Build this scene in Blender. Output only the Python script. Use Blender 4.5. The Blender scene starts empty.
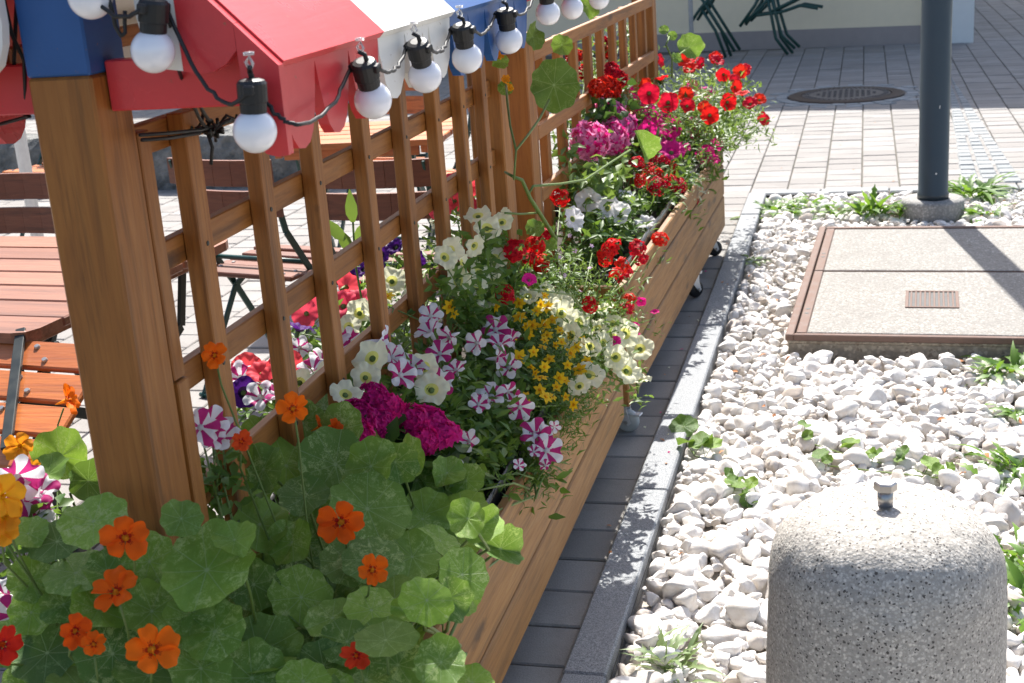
import bpy, math, random
from mathutils import Vector, Matrix, Euler, noise
import numpy as np
random.seed(7)
R = math.radians
sc = bpy.context.scene
COL = sc.collection

# ------------------------------------------------------------------ camera
CAM = Vector((0, 0, 1.6))
F = 1366.1
def _basis():
    vy = Vector((866-512, -(-108-341.5), -F)).normalized()
    dn = Vector((838-512, -(4750-341.5), -F)).normalized()
    z = -dn; z = (z - z.dot(vy)*vy).normalized()
    x = vy.cross(z)
    return Matrix((x, vy, z))          # world <- camera
RM = _basis()
cd = bpy.data.cameras.new('camera'); cam = bpy.data.objects.new('camera', cd); COL.objects.link(cam)
cam.matrix_world = Matrix.Translation(CAM) @ RM.to_4x4()
cd.sensor_width = 36; cd.lens = F/1024*36; cd.clip_end = 500; cd.clip_start = .05
cd.dof.use_dof = True; cd.dof.focus_distance = 2.9; cd.dof.aperture_fstop = 11
sc.camera = cam
def ray(px, py): return RM @ Vector((px-512, -(py-341.5), -F))
def onz(px, py, z=0):
    d = ray(px, py); return CAM + d*((z-CAM.z)/d.z)
def onx(px, py, x):
    d = ray(px, py); return CAM + d*((x-CAM.x)/d.x)
def ony(px, py, y):
    d = ray(px, py); return CAM + d*((y-CAM.y)/d.y)
def onslant(px, py, x0, z0, s, xmax):
    """canopy surface z = z0 + s*(x-x0), cut off at x = xmax"""
    d = ray(px, py)
    t = (z0 + s*(CAM.x-x0) - CAM.z)/(d.z - s*d.x)
    p = CAM + d*t
    if p.x > xmax: p = onx(px, py, xmax)
    return p

# ------------------------------------------------------------------ light
AZ, EL = R(9.2), R(51)
w = bpy.data.worlds.new("World"); sc.world = w; w.use_nodes = True
nt = w.node_tree; sky = nt.nodes.new('ShaderNodeTexSky'); sky.sky_type = 'NISHITA'; sky.sun_disc = False
sky.dust_density = 2.5; sky.sun_elevation = EL; sky.sun_rotation = -AZ
nt.links.new(sky.outputs[0], nt.nodes['Background'].inputs[0]); nt.nodes['Background'].inputs[1].default_value = .088
sd = bpy.data.lights.new('sun', 'SUN'); sd.energy = 4.1; sd.angle = R(.53); sd.color = (1, .965, .91)
so = bpy.data.objects.new('sun', sd); COL.objects.link(so)
sundir = Vector((math.sin(AZ)*math.cos(EL), -math.cos(AZ)*math.cos(EL), -math.sin(EL)))
so.rotation_euler = sundir.to_track_quat('-Z', 'Y').to_euler(); so.location = (-4, 14, 20)
vs = sc.view_settings; vs.view_transform = 'Standard'; vs.look = 'None'; vs.gamma = 1; vs.exposure = 1.4
vs.use_curve_mapping = False
sc.cycles.max_bounces = 8; sc.cycles.diffuse_bounces = 5; sc.cycles.transmission_bounces = 4
sc.cycles.sample_clamp_indirect = 8

# ------------------------------------------------------------------ materials
class NT:
    def __init__(s, name):
        s.m = bpy.data.materials.new(name); s.m.use_nodes = True
        s.t = s.m.node_tree; s.n = s.t.nodes; s.l = s.t.links
        s.b = s.n['Principled BSDF']; s.out = s.n['Material Output']
        s._tc = None
    def new(s, k, **kw):
        x = s.n.new('ShaderNode'+k)
        for a, v in kw.items(): setattr(x, a, v)
        return x
    def link(s, a, b): s.l.new(a, b)
    def coord(s, scale=(1, 1, 1), kind='Object'):
        if s._tc is None: s._tc = s.new('TexCoord')
        mp = s.new('Mapping'); mp.inputs['Scale'].default_value = scale
        s.link(s._tc.outputs[kind], mp.inputs[0]); return mp.outputs[0]
    def noise(s, vec, scale, detail=4, rough=.55, dist=0):
        x = s.new('TexNoise'); x.inputs['Scale'].default_value = scale; x.inputs['Detail'].default_value = detail
        x.inputs['Roughness'].default_value = rough; x.inputs['Distortion'].default_value = dist
        s.link(vec, x.inputs['Vector']); return x.outputs['Fac']
    def ramp(s, fac, stops):
        x = s.new('ValToRGB'); e = x.color_ramp.elements
        while len(e) < len(stops): e.new(.5)
        for q, (p, c) in zip(e, stops):
            q.position = p; q.color = (*c, 1) if len(c) == 3 else c
        s.link(fac, x.inputs[0]); return x.outputs[0]
    def mix(s, fac, a, b, mode='MIX'):
        x = s.new('Mix', data_type='RGBA', blend_type=mode)
        for sock, v in ((x.inputs[0], fac), (x.inputs[6], a), (x.inputs[7], b)):
            if isinstance(v, (int, float)): sock.default_value = v
            elif isinstance(v, tuple): sock.default_value = (*v, 1)
            else: s.link(v, sock)
        return x.outputs[2]
    def math(s, op, a, b=None):
        x = s.new('Math', operation=op)
        for i, v in enumerate((a, b)):
            if v is None: continue
            if isinstance(v, (int, float)): x.inputs[i].default_value = v
            else: s.link(v, x.inputs[i])
        return x.outputs[0]
    def attr(s, name='rnd'):
        x = s.new('Attribute'); x.attribute_name = name; return x.outputs['Fac']
    def color(s, c):
        if isinstance(c, tuple): s.b.inputs['Base Color'].default_value = (*c, 1)
        else: s.link(c, s.b.inputs['Base Color'])
    def bump(s, h, strength=.3, dist=.01):
        x = s.new('Bump'); x.inputs['Strength'].default_value = strength; x.inputs['Distance'].default_value = dist
        s.link(h, x.inputs['Height']); s.link(x.outputs[0], s.b.inputs['Normal']); return x.outputs[0]
    def rough(s, v):
        if isinstance(v, (int, float)): s.b.inputs['Roughness'].default_value = v
        else: s.link(v, s.b.inputs['Roughness'])
    def translucent(s, col, fac):
        tr = s.new('BsdfTranslucent'); mx = s.new('MixShader'); mx.inputs[0].default_value = fac
        if isinstance(col, tuple): tr.inputs[0].default_value = (*col, 1)
        else: s.link(col, tr.inputs[0])
        s.link(s.b.outputs[0], mx.inputs[1]); s.link(tr.outputs[0], mx.inputs[2]); s.link(mx.outputs[0], s.out.inputs[0])

def wood(name, axis, c0, c1, c2, rough=.55, knots=True):
    n = NT(name)
    sc_ = [34, 34, 34]; sc_['XYZ'.index(axis)] = 2.2
    oi = n.new('ObjectInfo'); v = n.new('VectorMath', operation='ADD')
    cmb = n.new('CombineXYZ'); k = n.math('MULTIPLY', n.attr(), 13.0)
    for i in range(3): n.link(k, cmb.inputs[i])
    mp = n.new('Mapping'); mp.inputs['Scale'].default_value = sc_
    tc = n.new('TexCoord'); n.link(tc.outputs['Object'], v.inputs[0]); n.link(cmb.outputs[0], v.inputs[1]); n.link(v.outputs[0], mp.inputs[0])
    g = n.noise(mp.outputs[0], 1.6, 6, .6, 1.2)
    col = n.ramp(g, [(.25, c0), (.5, c1), (.75, c2)])
    big = n.noise(v.outputs[0], 5, 3)
    col = n.mix(n.math('MULTIPLY', big, .55), col, c0)
    col = n.mix(n.math('MULTIPLY', n.attr(), .45), col, tuple(x*.62 for x in c0))
    streak = n.noise(mp.outputs[0], .7, 5, .7, .5); col = n.mix(n.ramp(streak, [(.50, (0, 0, 0)), (.68, (.75, .75, .75))]), col, tuple(x*.42 for x in c0))
    fine = n.noise(mp.outputs[0], 6, 3)
    col = n.mix(n.ramp(fine, [(.56, (0, 0, 0)), (.70, (.35, .35, .35))]), col, tuple(x*.45 for x in c0))
    if knots:
        ks = [9, 9, 9]; ks['XYZ'.index(axis)] = 2.6
        mk = n.new('Mapping'); mk.inputs['Scale'].default_value = ks; n.link(v.outputs[0], mk.inputs[0])
        vo = n.new('TexVoronoi'); vo.inputs['Scale'].default_value = 1; n.link(mk.outputs[0], vo.inputs['Vector'])
        kd = n.math('ADD', vo.outputs['Distance'], n.math('MULTIPLY', n.noise(v.outputs[0], 60, 2), .10))
        col = n.mix(n.ramp(kd, [(.12, (.9, .9, .9)), (.22, (0, 0, 0))]), col, tuple(x*.3 for x in c0))
    n.color(col); n.rough(n.ramp(g, [(0, (rough+.12,)*3), (1, (rough-.1,)*3)]))
    n.bump(n.math('ADD', g, n.math('MULTIPLY', fine, .6)), .35, .002)
    return n.m
def paint(name, c, rough=.38, axis='Y', wear=(.25, .13, .06)):
    n = NT(name); sc_ = [40, 40, 40]; sc_['XYZ'.index(axis)] = 3
    v = n.coord(tuple(sc_)); g = n.noise(v, 1.5, 5, .6, .8)
    o = n.noise(n.coord(), 9, 4)
    col = n.mix(n.ramp(o, [(.35, (0, 0, 0)), (.75, (.5, .5, .5))]), c, tuple(x*.72 for x in c))
    col = n.mix(n.ramp(n.noise(n.coord((1, 1, 1)), 70, 3, .7), [(.67, (0, 0, 0)), (.72, (.7, .7, .7))]), col, wear)
    n.color(col); n.rough(n.ramp(o, [(.2, (rough-.1,)*3), (.8, (rough+.15,)*3)])); n.bump(g, .3, .0015)
    return n.m
def plain(name, c, rough=.5, metal=0, var=.25, scale=30, bump=.1):
    n = NT(name); f = n.noise(n.coord(), scale, 4)
    n.color(n.mix(f, tuple(x*(1-var) for x in c), tuple(min(1, x*(1+var)) for x in c)))
    n.rough(n.ramp(f, [(.3, (max(0, rough-.1),)*3), (.7, (min(1, rough+.1),)*3)])); n.b.inputs['Metallic'].default_value = metal
    n.bump(f, bump, .002); return n.m
def leafmat(name, c0, c1, trans=.35, rough=.45, tcol=None):
    n = NT(name); r = n.attr()
    col = n.mix(r, c0, c1)
    f = n.noise(n.coord(), 55, 3)
    col = n.mix(n.math('MULTIPLY', f, .5), col, tuple(x*.6 for x in c0))
    n.color(col); n.rough(rough)
    tc = tcol or (c1[0]*1.9, c1[1]*1.7, c1[2]*.8)
    n.translucent(n.mix(.45, col, tc), trans); n.b.inputs['Specular IOR Level'].default_value = .35
    return n.m
def petal(name, c, var=.2, trans=.42):
    n = NT(name); f = n.noise(n.coord(), 90, 3); oi = n.new('ObjectInfo')
    col = n.mix(f, tuple(x*(1-var) for x in c), tuple(min(1, x*(1+var*.6)) for x in c))
    h = n.new('HueSaturation'); n.link(col, h.inputs['Color'])
    n.link(n.math('ADD', n.math('MULTIPLY', oi.outputs['Random'], .014), .493), h.inputs['Hue'])
    n.link(n.math('ADD', n.math('MULTIPLY', oi.outputs['Random'], .3), .83), h.inputs['Value'])
    n.color(h.outputs[0]); n.rough(.6); n.b.inputs['Specular IOR Level'].default_value = .15
    n.translucent(h.outputs[0], trans); return n.m

M = {}
STAIN = ((.255, .085, .013), (.41, .156, .026), (.50, .208, .041))
for ax in 'XYZ': M['wood'+ax] = wood('stained_wood_'+ax.lower(), ax, *STAIN)
M['plank'] = wood('planter_plank_wood', 'Y', (.22, .096, .021), (.345, .165, .040), (.43, .232, .066), .6)
M['plankX'] = wood('planter_end_wood', 'X', (.22, .096, .021), (.345, .165, .040), (.43, .232, .066), .6)
M['red'] = paint('red_paint', (.68, .05, .058), .3); M['white'] = paint('white_paint', (.82, .80, .76)); M['blue'] = paint('blue_paint', (.018, .095, .30))
M['black'] = plain('black_rubber', (.012, .012, .013), .5)
M['foil'] = plain('black_pond_foil', (.016, .016, .017), .28, 0, .2, 20, .3)
M['soil'] = plain('potting_soil', (.035, .024, .016), .95, 0, .5, 60, 1)
M['galv'] = plain('galvanised_steel', (.62, .63, .64), .42, .45)
M['wheelgrey'] = plain('grey_castor_rubber', (.42, .44, .44), .55)
M['steel'] = plain('stainless_bolt', (.42, .40, .38), .35, .9)
M['green'] = plain('green_painted_steel', (.010, .055, .045), .4, 0, .2)
M['blackmetal'] = plain('black_painted_steel', (.012, .018, .016), .45)
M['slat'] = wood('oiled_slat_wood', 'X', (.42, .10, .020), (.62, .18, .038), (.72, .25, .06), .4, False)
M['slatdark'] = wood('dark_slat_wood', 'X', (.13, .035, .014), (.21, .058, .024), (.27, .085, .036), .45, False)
M['tabletop'] = wood('weathered_table_wood', 'X', (.24, .085, .044), (.35, .142, .078), (.43, .205, .122), .38, False)
M['pole'] = plain('anthracite_pole_paint', (.042, .056, .064), .42, 0, .15, 8)
M['plainscuff'] = plain('bare_primer', (.55, .55, .54), .7)
M['alu'] = plain('aluminium_tube', (.62, .63, .64), .4, .3)
M['rust'] = plain('rust_primed_steel', (.155, .095, .073), .8, 0, .35, 40, .4)
M['iron'] = plain('cast_iron', (.055, .038, .030), .7, .2, .5, 30, .6)
M['ironlid'] = plain('worn_iron_lid', (.12, .11, .105), .6, .2, .4, 60, .6)
M['cream'] = plain('cream_render', (.82, .69, .49), .9, 0, .06, 8, .3)
M['plinth'] = plain('grey_plinth_render', (.34, .29, .27), .9, 0, .12, 12, .3)
M['pilaster'] = plain('white_render', (.72, .72, .70), .9, 0, .05, 8, .2)
M['rooftile'] = plain('roof_tile', (.25, .10, .06), .8)
M['cloth'] = plain('parasol_canvas', (.62, .58, .50), .9)
def stonewall_mat():
    n = NT('rough_stone'); v = n.coord(); a = n.noise(v, 7, 6, .7); b = n.noise(v, 30, 4)
    n.color(n.ramp(a, [(.3, (.06, .06, .055)), (.5, (.16, .16, .15)), (.7, (.30, .29, .27))])); n.rough(.9)
    n.bump(n.math('ADD', a, n.math('MULTIPLY', b, .5)), 1, .05); return n.m
M['rough'] = stonewall_mat()
def bulbmat():
    n = NT('opal_plastic'); n.color((.86, .855, .91)); n.rough(.2); n.b.inputs['Coat Weight'].default_value = .6; n.b.inputs['Coat Roughness'].default_value = .08
    n.b.inputs['Subsurface Weight'].default_value = .5; n.b.inputs['Subsurface Radius'].default_value = (.02, .02, .02)
    n.b.inputs['Subsurface Scale'].default_value = 1.0
    return n.m
M['bulb'] = bulbmat()
def clearmat():
    n = NT('clear_plastic_hook'); n.color((.8, .8, .8)); n.rough(.15); n.b.inputs['Transmission Weight'].default_value = .6; return n.m
M['hook'] = clearmat()
def pavermat(name, a, b, cc):
    n = NT(name); r = n.attr(); v = n.coord()
    col = n.ramp(r, [(0, a), (.5, b), (1, cc)])
    f = n.noise(v, 260, 3, .7); g = n.noise(v, 6, 5, .6)
    col = n.mix(n.ramp(f, [(.35, (.4, .4, .4)), (.6, (0, 0, 0))]), col, tuple(x*.55 for x in a))
    col = n.mix(n.ramp(g, [(.4, (0, 0, 0)), (.75, (.55, .55, .55))]), col, tuple(x*.7 for x in b))
    st = n.noise(v, 2.3, 6, .65, .6)
    col = n.mix(n.ramp(st, [(.56, (0, 0, 0)), (.68, (.35, .35, .35))]), col, tuple(x*.6 for x in a))
    n.color(col); n.rough(.88); n.bump(n.math('ADD', f, n.math('MULTIPLY', g, .6)), .5, .003); return n.m
M['paver'] = pavermat('concrete_paver', (.245, .228, .212), (.29, .27, .252), (.33, .31, .293))
M['paverdark'] = pavermat('grey_concrete_paver', (.235, .222, .203), (.28, .265, .244), (.325, .31, .288))
M['sett'] = pavermat('granite_sett', (.24, .255, .26), (.30, .31, .31), (.36, .365, .36))
def granite():
    n = NT('granite_kerb'); v = n.coord(); f = n.noise(v, 330, 2, .8); g = n.noise(v, 4, 4)
    c = n.ramp(f, [(.36, (.09, .10, .11)), (.5, (.22, .232, .245)), (.62, (.35, .36, .365))])
    c = n.mix(n.ramp(g, [(.35, (.0,)*3), (.7, (.45,)*3)]), c, (.20, .205, .21)); n.color(c); n.rough(.75); n.bump(f, .3, .002); return n.m
M['granite'] = granite()
def jointsand():
    n = NT('joint_sand'); v = n.coord(); f = n.noise(v, 90, 4, .7); g = n.noise(v, 3, 4)
    n.color(n.mix(n.ramp(g, [(.4, (0, 0, 0)), (.6, (1, 1, 1))]), n.ramp(f, [(.3, (.05, .045, .035)), (.7, (.17, .15, .12))]), n.ramp(f, [(.3, (.06, .06, .04)), (.7, (.13, .12, .09))])))
    n.rough(.95); n.bump(f, .6, .004); return n.m
M['joint'] = jointsand()
def pebblemat():
    n = NT('white_limestone'); r = n.attr(); v = n.coord()
    f = n.noise(v, 45, 5, .65); g = n.noise(v, 190, 3, .7)
    c = n.ramp(r, [(0, (.40, .34, .29)), (.06, (.58, .53, .48)), (.2, (.62, .59, .555)), (.6, (.70, .675, .645)), (.88, (.755, .735, .71)), (1, (.50, .47, .44))])
    c = n.mix(n.ramp(f, [(.46, (0, 0, 0)), (.74, (.55, .55, .55))]), c, (.48, .40, .32))
    c = n.mix(n.ramp(g, [(.58, (0, 0, 0)), (.72, (.35, .35, .35))]), c, (.34, .31, .28))
    n.color(c); n.rough(.85); n.bump(n.math('ADD', f, n.math('MULTIPLY', g, .5)), .45, .004); return n.m
M['pebble'] = pebblemat()
def beddirt():
    n = NT('bed_grit'); v = n.coord(); f = n.noise(v, 60, 5, .7)
    n.color(n.ramp(f, [(.3, (.30, .26, .21)), (.55, (.48, .44, .39)), (.7, (.62, .58, .53))])); n.rough(.95); n.bump(f, 1, .01); return n.m
M['grit'] = beddirt()
def aggregate(name, base, spot, scale, dens, contrast=.3):
    n = NT(name); v = n.coord()
    wv = n.new('TexNoise'); wv.inputs['Scale'].default_value = scale*1.3; wv.inputs['Detail'].default_value = 2; n.link(v, wv.inputs['Vector'])
    ad = n.new('VectorMath', operation='MULTIPLY_ADD'); n.link(wv.outputs['Color'], ad.inputs[0]); ad.inputs[1].default_value = (1.1/scale,)*3; n.link(v, ad.inputs[2]); vd = ad.outputs[0]
    vo = n.new('TexVoronoi'); vo.inputs['Scale'].default_value = scale; n.link(vd, vo.inputs['Vector'])
    v2 = n.new('TexVoronoi'); v2.inputs['Scale'].default_value = scale*.52; n.link(vd, v2.inputs['Vector'])
    sep = n.new('SeparateColor'); n.link(vo.outputs['Color'], sep.inputs[0]); se2 = n.new('SeparateColor'); n.link(v2.outputs['Color'], se2.inputs[0])
    g = n.noise(v, 5, 5, .65); f = n.noise(v, scale*3, 3, .7)
    k = contrast
    c = n.ramp(sep.outputs[0], [(0, tuple(x*(1-k) for x in base)), (.35, tuple(x*(1-k*.3) for x in base)), (.7, tuple(min(1, x*(1+k*.35)) for x in base)), (1, tuple(min(1, x*(1+k)) for x in base))])
    mort = n.ramp(vo.outputs['Distance'], [(.38, (0, 0, 0)), (.66, (.8, .8, .8))]); c = n.mix(mort, c, tuple(x*.62 for x in base))
    for q, vv, th, dd in ((sep, vo, .42, dens), (se2, v2, .30, dens*.55)):
        pick = n.math('GREATER_THAN', q.outputs[1], 1-dd)
        near = n.ramp(n.math('ADD', vv.outputs['Distance'], n.math('MULTIPLY', f, .2)), [(th, (1, 1, 1)), (th+.12, (0, 0, 0))])
        c = n.mix(n.math('MULTIPLY', pick, near), c, spot)
    c = n.mix(n.ramp(g, [(.42, (0, 0, 0)), (.72, (.5,)*3)]), c, tuple(x*.62 for x in base))
    n.color(c); n.rough(.9)
    n.bump(n.math('SUBTRACT', n.math('MULTIPLY', f, .4), n.math('MULTIPLY', vo.outputs['Distance'], .9)), .4, .003); return n.m
M['bollard'] = aggregate('exposed_aggregate_concrete', (.49, .455, .405), (.05, .042, .038), 205, .25, .36)
M['slab'] = aggregate('washed_concrete', (.315, .298, .272), (.17, .145, .115), 110, .3)
M['slabside'] = aggregate('cast_concrete', (.36, .31, .24), (.20, .16, .12), 60, .2)
M['footing'] = aggregate('footing_concrete', (.33, .32, .30), (.18, .17, .16), 90, .2)
# foliage
M['leaf'] = leafmat('petunia_leaf', (.065, .14, .022), (.145, .25, .05))
M['leaflight'] = leafmat('light_petunia_leaf', (.085, .165, .03), (.18, .28, .07))
M['leaffine'] = leafmat('feathery_leaf', (.055, .13, .02), (.12, .22, .045))
M['leafsilver'] = leafmat('silver_leaf', (.34, .40, .30), (.55, .58, .47), .2)
M['leafdark'] = leafmat('dark_geranium_leaf', (.028, .07, .016), (.06, .125, .03))
M['stem'] = leafmat('green_stem', (.13, .21, .05), (.22, .30, .09), .15)
M['weed'] = leafmat('weed_leaf', (.07, .165, .02), (.16, .29, .045), .4)
M['weedgrey'] = leafmat('thistle_leaf', (.14, .22, .09), (.25, .33, .16), .3)
def nastleaf(name, base, light, marb):
    n = NT(name); tc = n.new('TexCoord'); sep = n.new('SeparateXYZ'); n.link(tc.outputs['Object'], sep.inputs[0]); n._tc = tc
    oi = n.new('ObjectInfo')
    ang = n.math('ARCTAN2', sep.outputs[1], sep.outputs[0]); r2 = n.math('SQRT', n.math('ADD', n.math('MULTIPLY', sep.outputs[0], sep.outputs[0]), n.math('MULTIPLY', sep.outputs[1], sep.outputs[1])))
    fr = n.math('ABSOLUTE', n.math('SUBTRACT', n.math('FRACT', n.math('ADD', n.math('MULTIPLY', ang, 9/(2*math.pi)), 20.25)), .5))
    d = n.math('MULTIPLY', fr, r2)                      # ~ distance from the nearest vein
    vein = n.ramp(d, [(.004, (.95,)*3), (.022, (0, 0, 0))])
    hub = n.ramp(r2, [(.035, (1, 1, 1)), (.07, (0, 0, 0))])
    offs = n.new('VectorMath', operation='ADD'); cmb = n.new('CombineXYZ'); k = n.math('MULTIPLY', oi.outputs['Random'], 40)
    for i in range(3): n.link(k, cmb.inputs[i])
    n.link(tc.outputs['Object'], offs.inputs[0]); n.link(cmb.outputs[0], offs.inputs[1])
    a = n.noise(offs.outputs[0], 3.2, 6, .75, 1.2); b = n.noise(offs.outputs[0], 26, 4, .75)
    mm = n.math('ADD', n.math('MULTIPLY', a, .65), n.math('MULTIPLY', b, .35))
    m = n.ramp(mm, [(.50, (0, 0, 0)), (.57, (marb,)*3)])
    m = n.math('MULTIPLY', m, n.ramp(n.noise(offs.outputs[0], 1.5, 2), [(.40, (.12,)*3), (.60, (1, 1, 1))]))
    col = n.mix(oi.outputs['Random'], tuple(x*q for x, q in zip(base, (.42, .52, .6))), tuple(x*q for x, q in zip(base, (1.5, 1.3, .9))))
    col = n.mix(n.ramp(a, [(.3, (.5,)*3), (.5, (0, 0, 0))]), col, tuple(x*.65 for x in base))
    col = n.mix(m, col, light)
    col = n.mix(n.math('MAXIMUM', n.math('MULTIPLY', vein, .7), hub), col, (.30, .40, .17))
    n.color(col); n.rough(.42); n.b.inputs['Specular IOR Level'].default_value = .3
    n.bump(n.math('SUBTRACT', n.math('MULTIPLY', b, .25), vein), .35, .02)
    n.translucent(n.mix(.5, col, (.30, .45, .05)), .3); return n.m
M['nast'] = nastleaf('variegated_nasturtium_leaf', (.160, .305, .046), (.48, .57, .22), .75)
M['nastplain'] = nastleaf('nasturtium_leaf', (.13, .245, .045), (.30, .42, .14), .5)
# petals
PC = dict(orange=(.93, .145, .008), orangedeep=(.45, .03, .008), amber=(.92, .36, .02), redor=(.72, .055, .015), red=(.66, .012, .018), darkred=(.36, .008, .015), magenta=(.78, .022, .27),
          purple=(.58, .016, .21), starpurple=(.52, .035, .20), white=(.84, .82, .84), cream=(.86, .85, .62), lemon=(.82, .80, .22), yellow=(.92, .56, .02), gold=(.85, .40, .01),
          pink=(.88, .30, .56), coral=(.78, .075, .11), violet=(.075, .012, .17), black=(.018, .006, .03), lilac=(.62, .42, .62))
for k, v in PC.items(): M['p_'+k] = petal(k+'_petal', v)

# ------------------------------------------------------------------ mesh builder
class MB:
    def __init__(s): s.v = []; s.f = []; s.mi = []; s.r = []
    def add(s, vs, fs, mi=0, rnd=None):
        b = len(s.v); s.v.extend(vs)
        q = random.random() if rnd is None else rnd
        for f in fs: s.f.append([b+i for i in f]); s.mi.append(mi); s.r.append(q)
    def box(s, x0, x1, y0, y1, z0, z1, bev=.002, mi=0, T=None, rnd=None):
        """chamfered box"""
        b = min(bev, (x1-x0)*.3, (y1-y0)*.3, (z1-z0)*.3); V = []; idx = {}
        for ix, sx in enumerate((x0, x1)):
            for iy, sy in enumerate((y0, y1)):
                for iz, sz in enumerate((z0, z1)):
                    dx = b if ix == 0 else -b; dy = b if iy == 0 else -b; dz = b if iz == 0 else -b
                    for k, p in enumerate(((sx, sy+dy, sz+dz), (sx+dx, sy, sz+dz), (sx+dx, sy+dy, sz))):
                        idx[ix, iy, iz, k] = len(V); V.append(p)
        Fc = []
        I = idx
        for q in (0, 1):
            a = [I[q, 0, 0, 0], I[q, 1, 0, 0], I[q, 1, 1, 0], I[q, 0, 1, 0]]; Fc.append(a if q else a[::-1])
            a = [I[0, q, 0, 1], I[0, q, 1, 1], I[1, q, 1, 1], I[1, q, 0, 1]]; Fc.append(a if q else a[::-1])
            a = [I[0, 0, q, 2], I[1, 0, q, 2], I[1, 1, q, 2], I[0, 1, q, 2]]; Fc.append(a if q else a[::-1])
        for p in (0, 1):
            for q in (0, 1):
                Fc.append([I[0, p, q, 1], I[1, p, q, 1], I[1, p, q, 2], I[0, p, q, 2]])
                Fc.append([I[p, 0, q, 0], I[p, 1, q, 0], I[p, 1, q, 2], I[p, 0, q, 2]])
                Fc.append([I[p, q, 0, 0], I[p, q, 1, 0], I[p, q, 1, 1], I[p, q, 0, 1]])
        for ix in (0, 1):
            for iy in (0, 1):
                for iz in (0, 1): Fc.append([I[ix, iy, iz, k] for k in (0, 1, 2)])
        if T is not None: V = [tuple(T @ Vector(p)) for p in V]
        s.add(V, Fc, mi, rnd)
    def bar(s, a, b, w, t, up=Vector((0, 0, 1)), mi=0, bev=.0015, rnd=None):
        """rectangular bar from a to b: width w along side axis, thickness t along 'up'"""
        a = Vector(a); b = Vector(b); d = b-a; L = d.length; d.normalize(); up = Vector(up)
        sd_ = d.cross(up).normalized(); u = sd_.cross(d)
        T = Matrix((d, sd_, u)).transposed().to_4x4(); T.translation = a
        s.box(0, L, -w/2, w/2, -t/2, t/2, bev, mi, T, rnd)
    def tube(s, pts, r, n=6, mi=0, rnd=None, cap=True):
        pts = [Vector(p) for p in pts]; rs = r if isinstance(r, (list, tuple)) else [r]*len(pts)
        V = []; prev = None
        for i, p in enumerate(pts):
            d = (pts[min(i+1, len(pts)-1)] - pts[max(i-1, 0)])
            if d.length < 1e-9: d = Vector((0, 0, 1))
            d.normalize()
            if prev is None: u = d.orthogonal().normalized()
            else:
                u = prev - prev.dot(d)*d
                u = u.normalized() if u.length > 1e-6 else d.orthogonal().normalized()
            prev = u; w_ = d.cross(u)
            for k in range(n):
                a = 2*math.pi*k/n; V.append(tuple(p + rs[i]*(math.cos(a)*u + math.sin(a)*w_)))
        Fc = [[i*n+k, i*n+(k+1) % n, (i+1)*n+(k+1) % n, (i+1)*n+k] for i in range(len(pts)-1) for k in range(n)]
        if cap: Fc += [list(range(n))[::-1], [(len(pts)-1)*n+k for k in range(n)]]
        s.add(V, Fc, mi, rnd)
    def lathe(s, prof, n=24, mi=0, T=None, rnd=None):
        V = []; Fc = []
        for r_, z in prof:
            for k in range(n):
                a = 2*math.pi*k/n; V.append((r_*math.cos(a), r_*math.sin(a), z))
        for i in range(len(prof)-1):
            for k in range(n): Fc.append([i*n+k, i*n+(k+1) % n, (i+1)*n+(k+1) % n, (i+1)*n+k])
        Fc.append(list(range(n))[::-1]); Fc.append([(len(prof)-1)*n+k for k in range(n)])
        if T is not None: V = [tuple(T @ Vector(p)) for p in V]
        s.add(V, Fc, mi, rnd)
    def prism(s, poly, d, T, mi=0, rnd=None):
        """polygon (x,y) extruded by d along +z, placed by T; caps fan-triangulated by blender ngon"""
        n = len(poly); V = [T @ Vector((x, y, 0)) for x, y in poly] + [T @ Vector((x, y, d)) for x, y in poly]
        Fc = [list(range(n))[::-1], list(range(n, 2*n))] + [[i, (i+1) % n, n+(i+1) % n, n+i] for i in range(n)]
        s.add([tuple(v) for v in V], Fc, mi, rnd)
    def leaf(s, p, d, up, L, W, bend=.3, fold=.25, n=3, mi=0, rnd=None, shape='oval'):
        p = Vector(p); d = Vector(d).normalized(); up = Vector(up); sdv = d.cross(up)
        if sdv.length < 1e-4: sdv = d.orthogonal()
        sdv.normalize(); u = sdv.cross(d)
        V = []; Fc = []
        for i in range(n+1):
            t = i/n; wd = W*.5*(math.sin(math.pi*min(.97, .06+t*.94)**.8) if shape == 'oval' else math.sin(math.pi*min(.98, .04+t*.94)**1.25)*(1.15 if i % 2 else .5) if shape == 'jag' else (1-t)**.7)
            c = p + d*(L*t*(1-.25*bend*t)) - u*(L*bend*t*t)
            V += [tuple(c - sdv*wd + u*wd*fold), tuple(c), tuple(c + sdv*wd + u*wd*fold)]
        for i in range(n):
            b = i*3; Fc += [[b, b+1, b+4, b+3], [b+1, b+2, b+5, b+4]]
        s.add(V, Fc, mi, rnd)
    def mesh(s, name, mats, smooth=False, inv=None):
        me = bpy.data.meshes.new(name)
        V = s.v if inv is None else [tuple(inv @ Vector(v)) for v in s.v]
        me.from_pydata(V, [], s.f); me.update()
        for m in (mats if isinstance(mats, (list, tuple)) else [mats]): me.materials.append(m)
        me.polygons.foreach_set('material_index', s.mi)
        a = me.attributes.new('rnd', 'FLOAT', 'FACE'); a.data.foreach_set('value', s.r)
        if smooth: me.polygons.foreach_set('use_smooth', [True]*len(s.f))
        return me
    def build(s, name, mats, parent=None, smooth=False):
        inv = None if parent is None else world(parent).inverted()
        o = bpy.data.objects.new(name, s.mesh(name, mats, smooth, inv)); COL.objects.link(o)
        if parent is not None: o.parent = parent
        return o
def world(o):
    m = o.matrix_basis.copy(); p = o.parent
    while p is not None: m = p.matrix_basis @ m; p = p.parent
    return m
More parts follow.
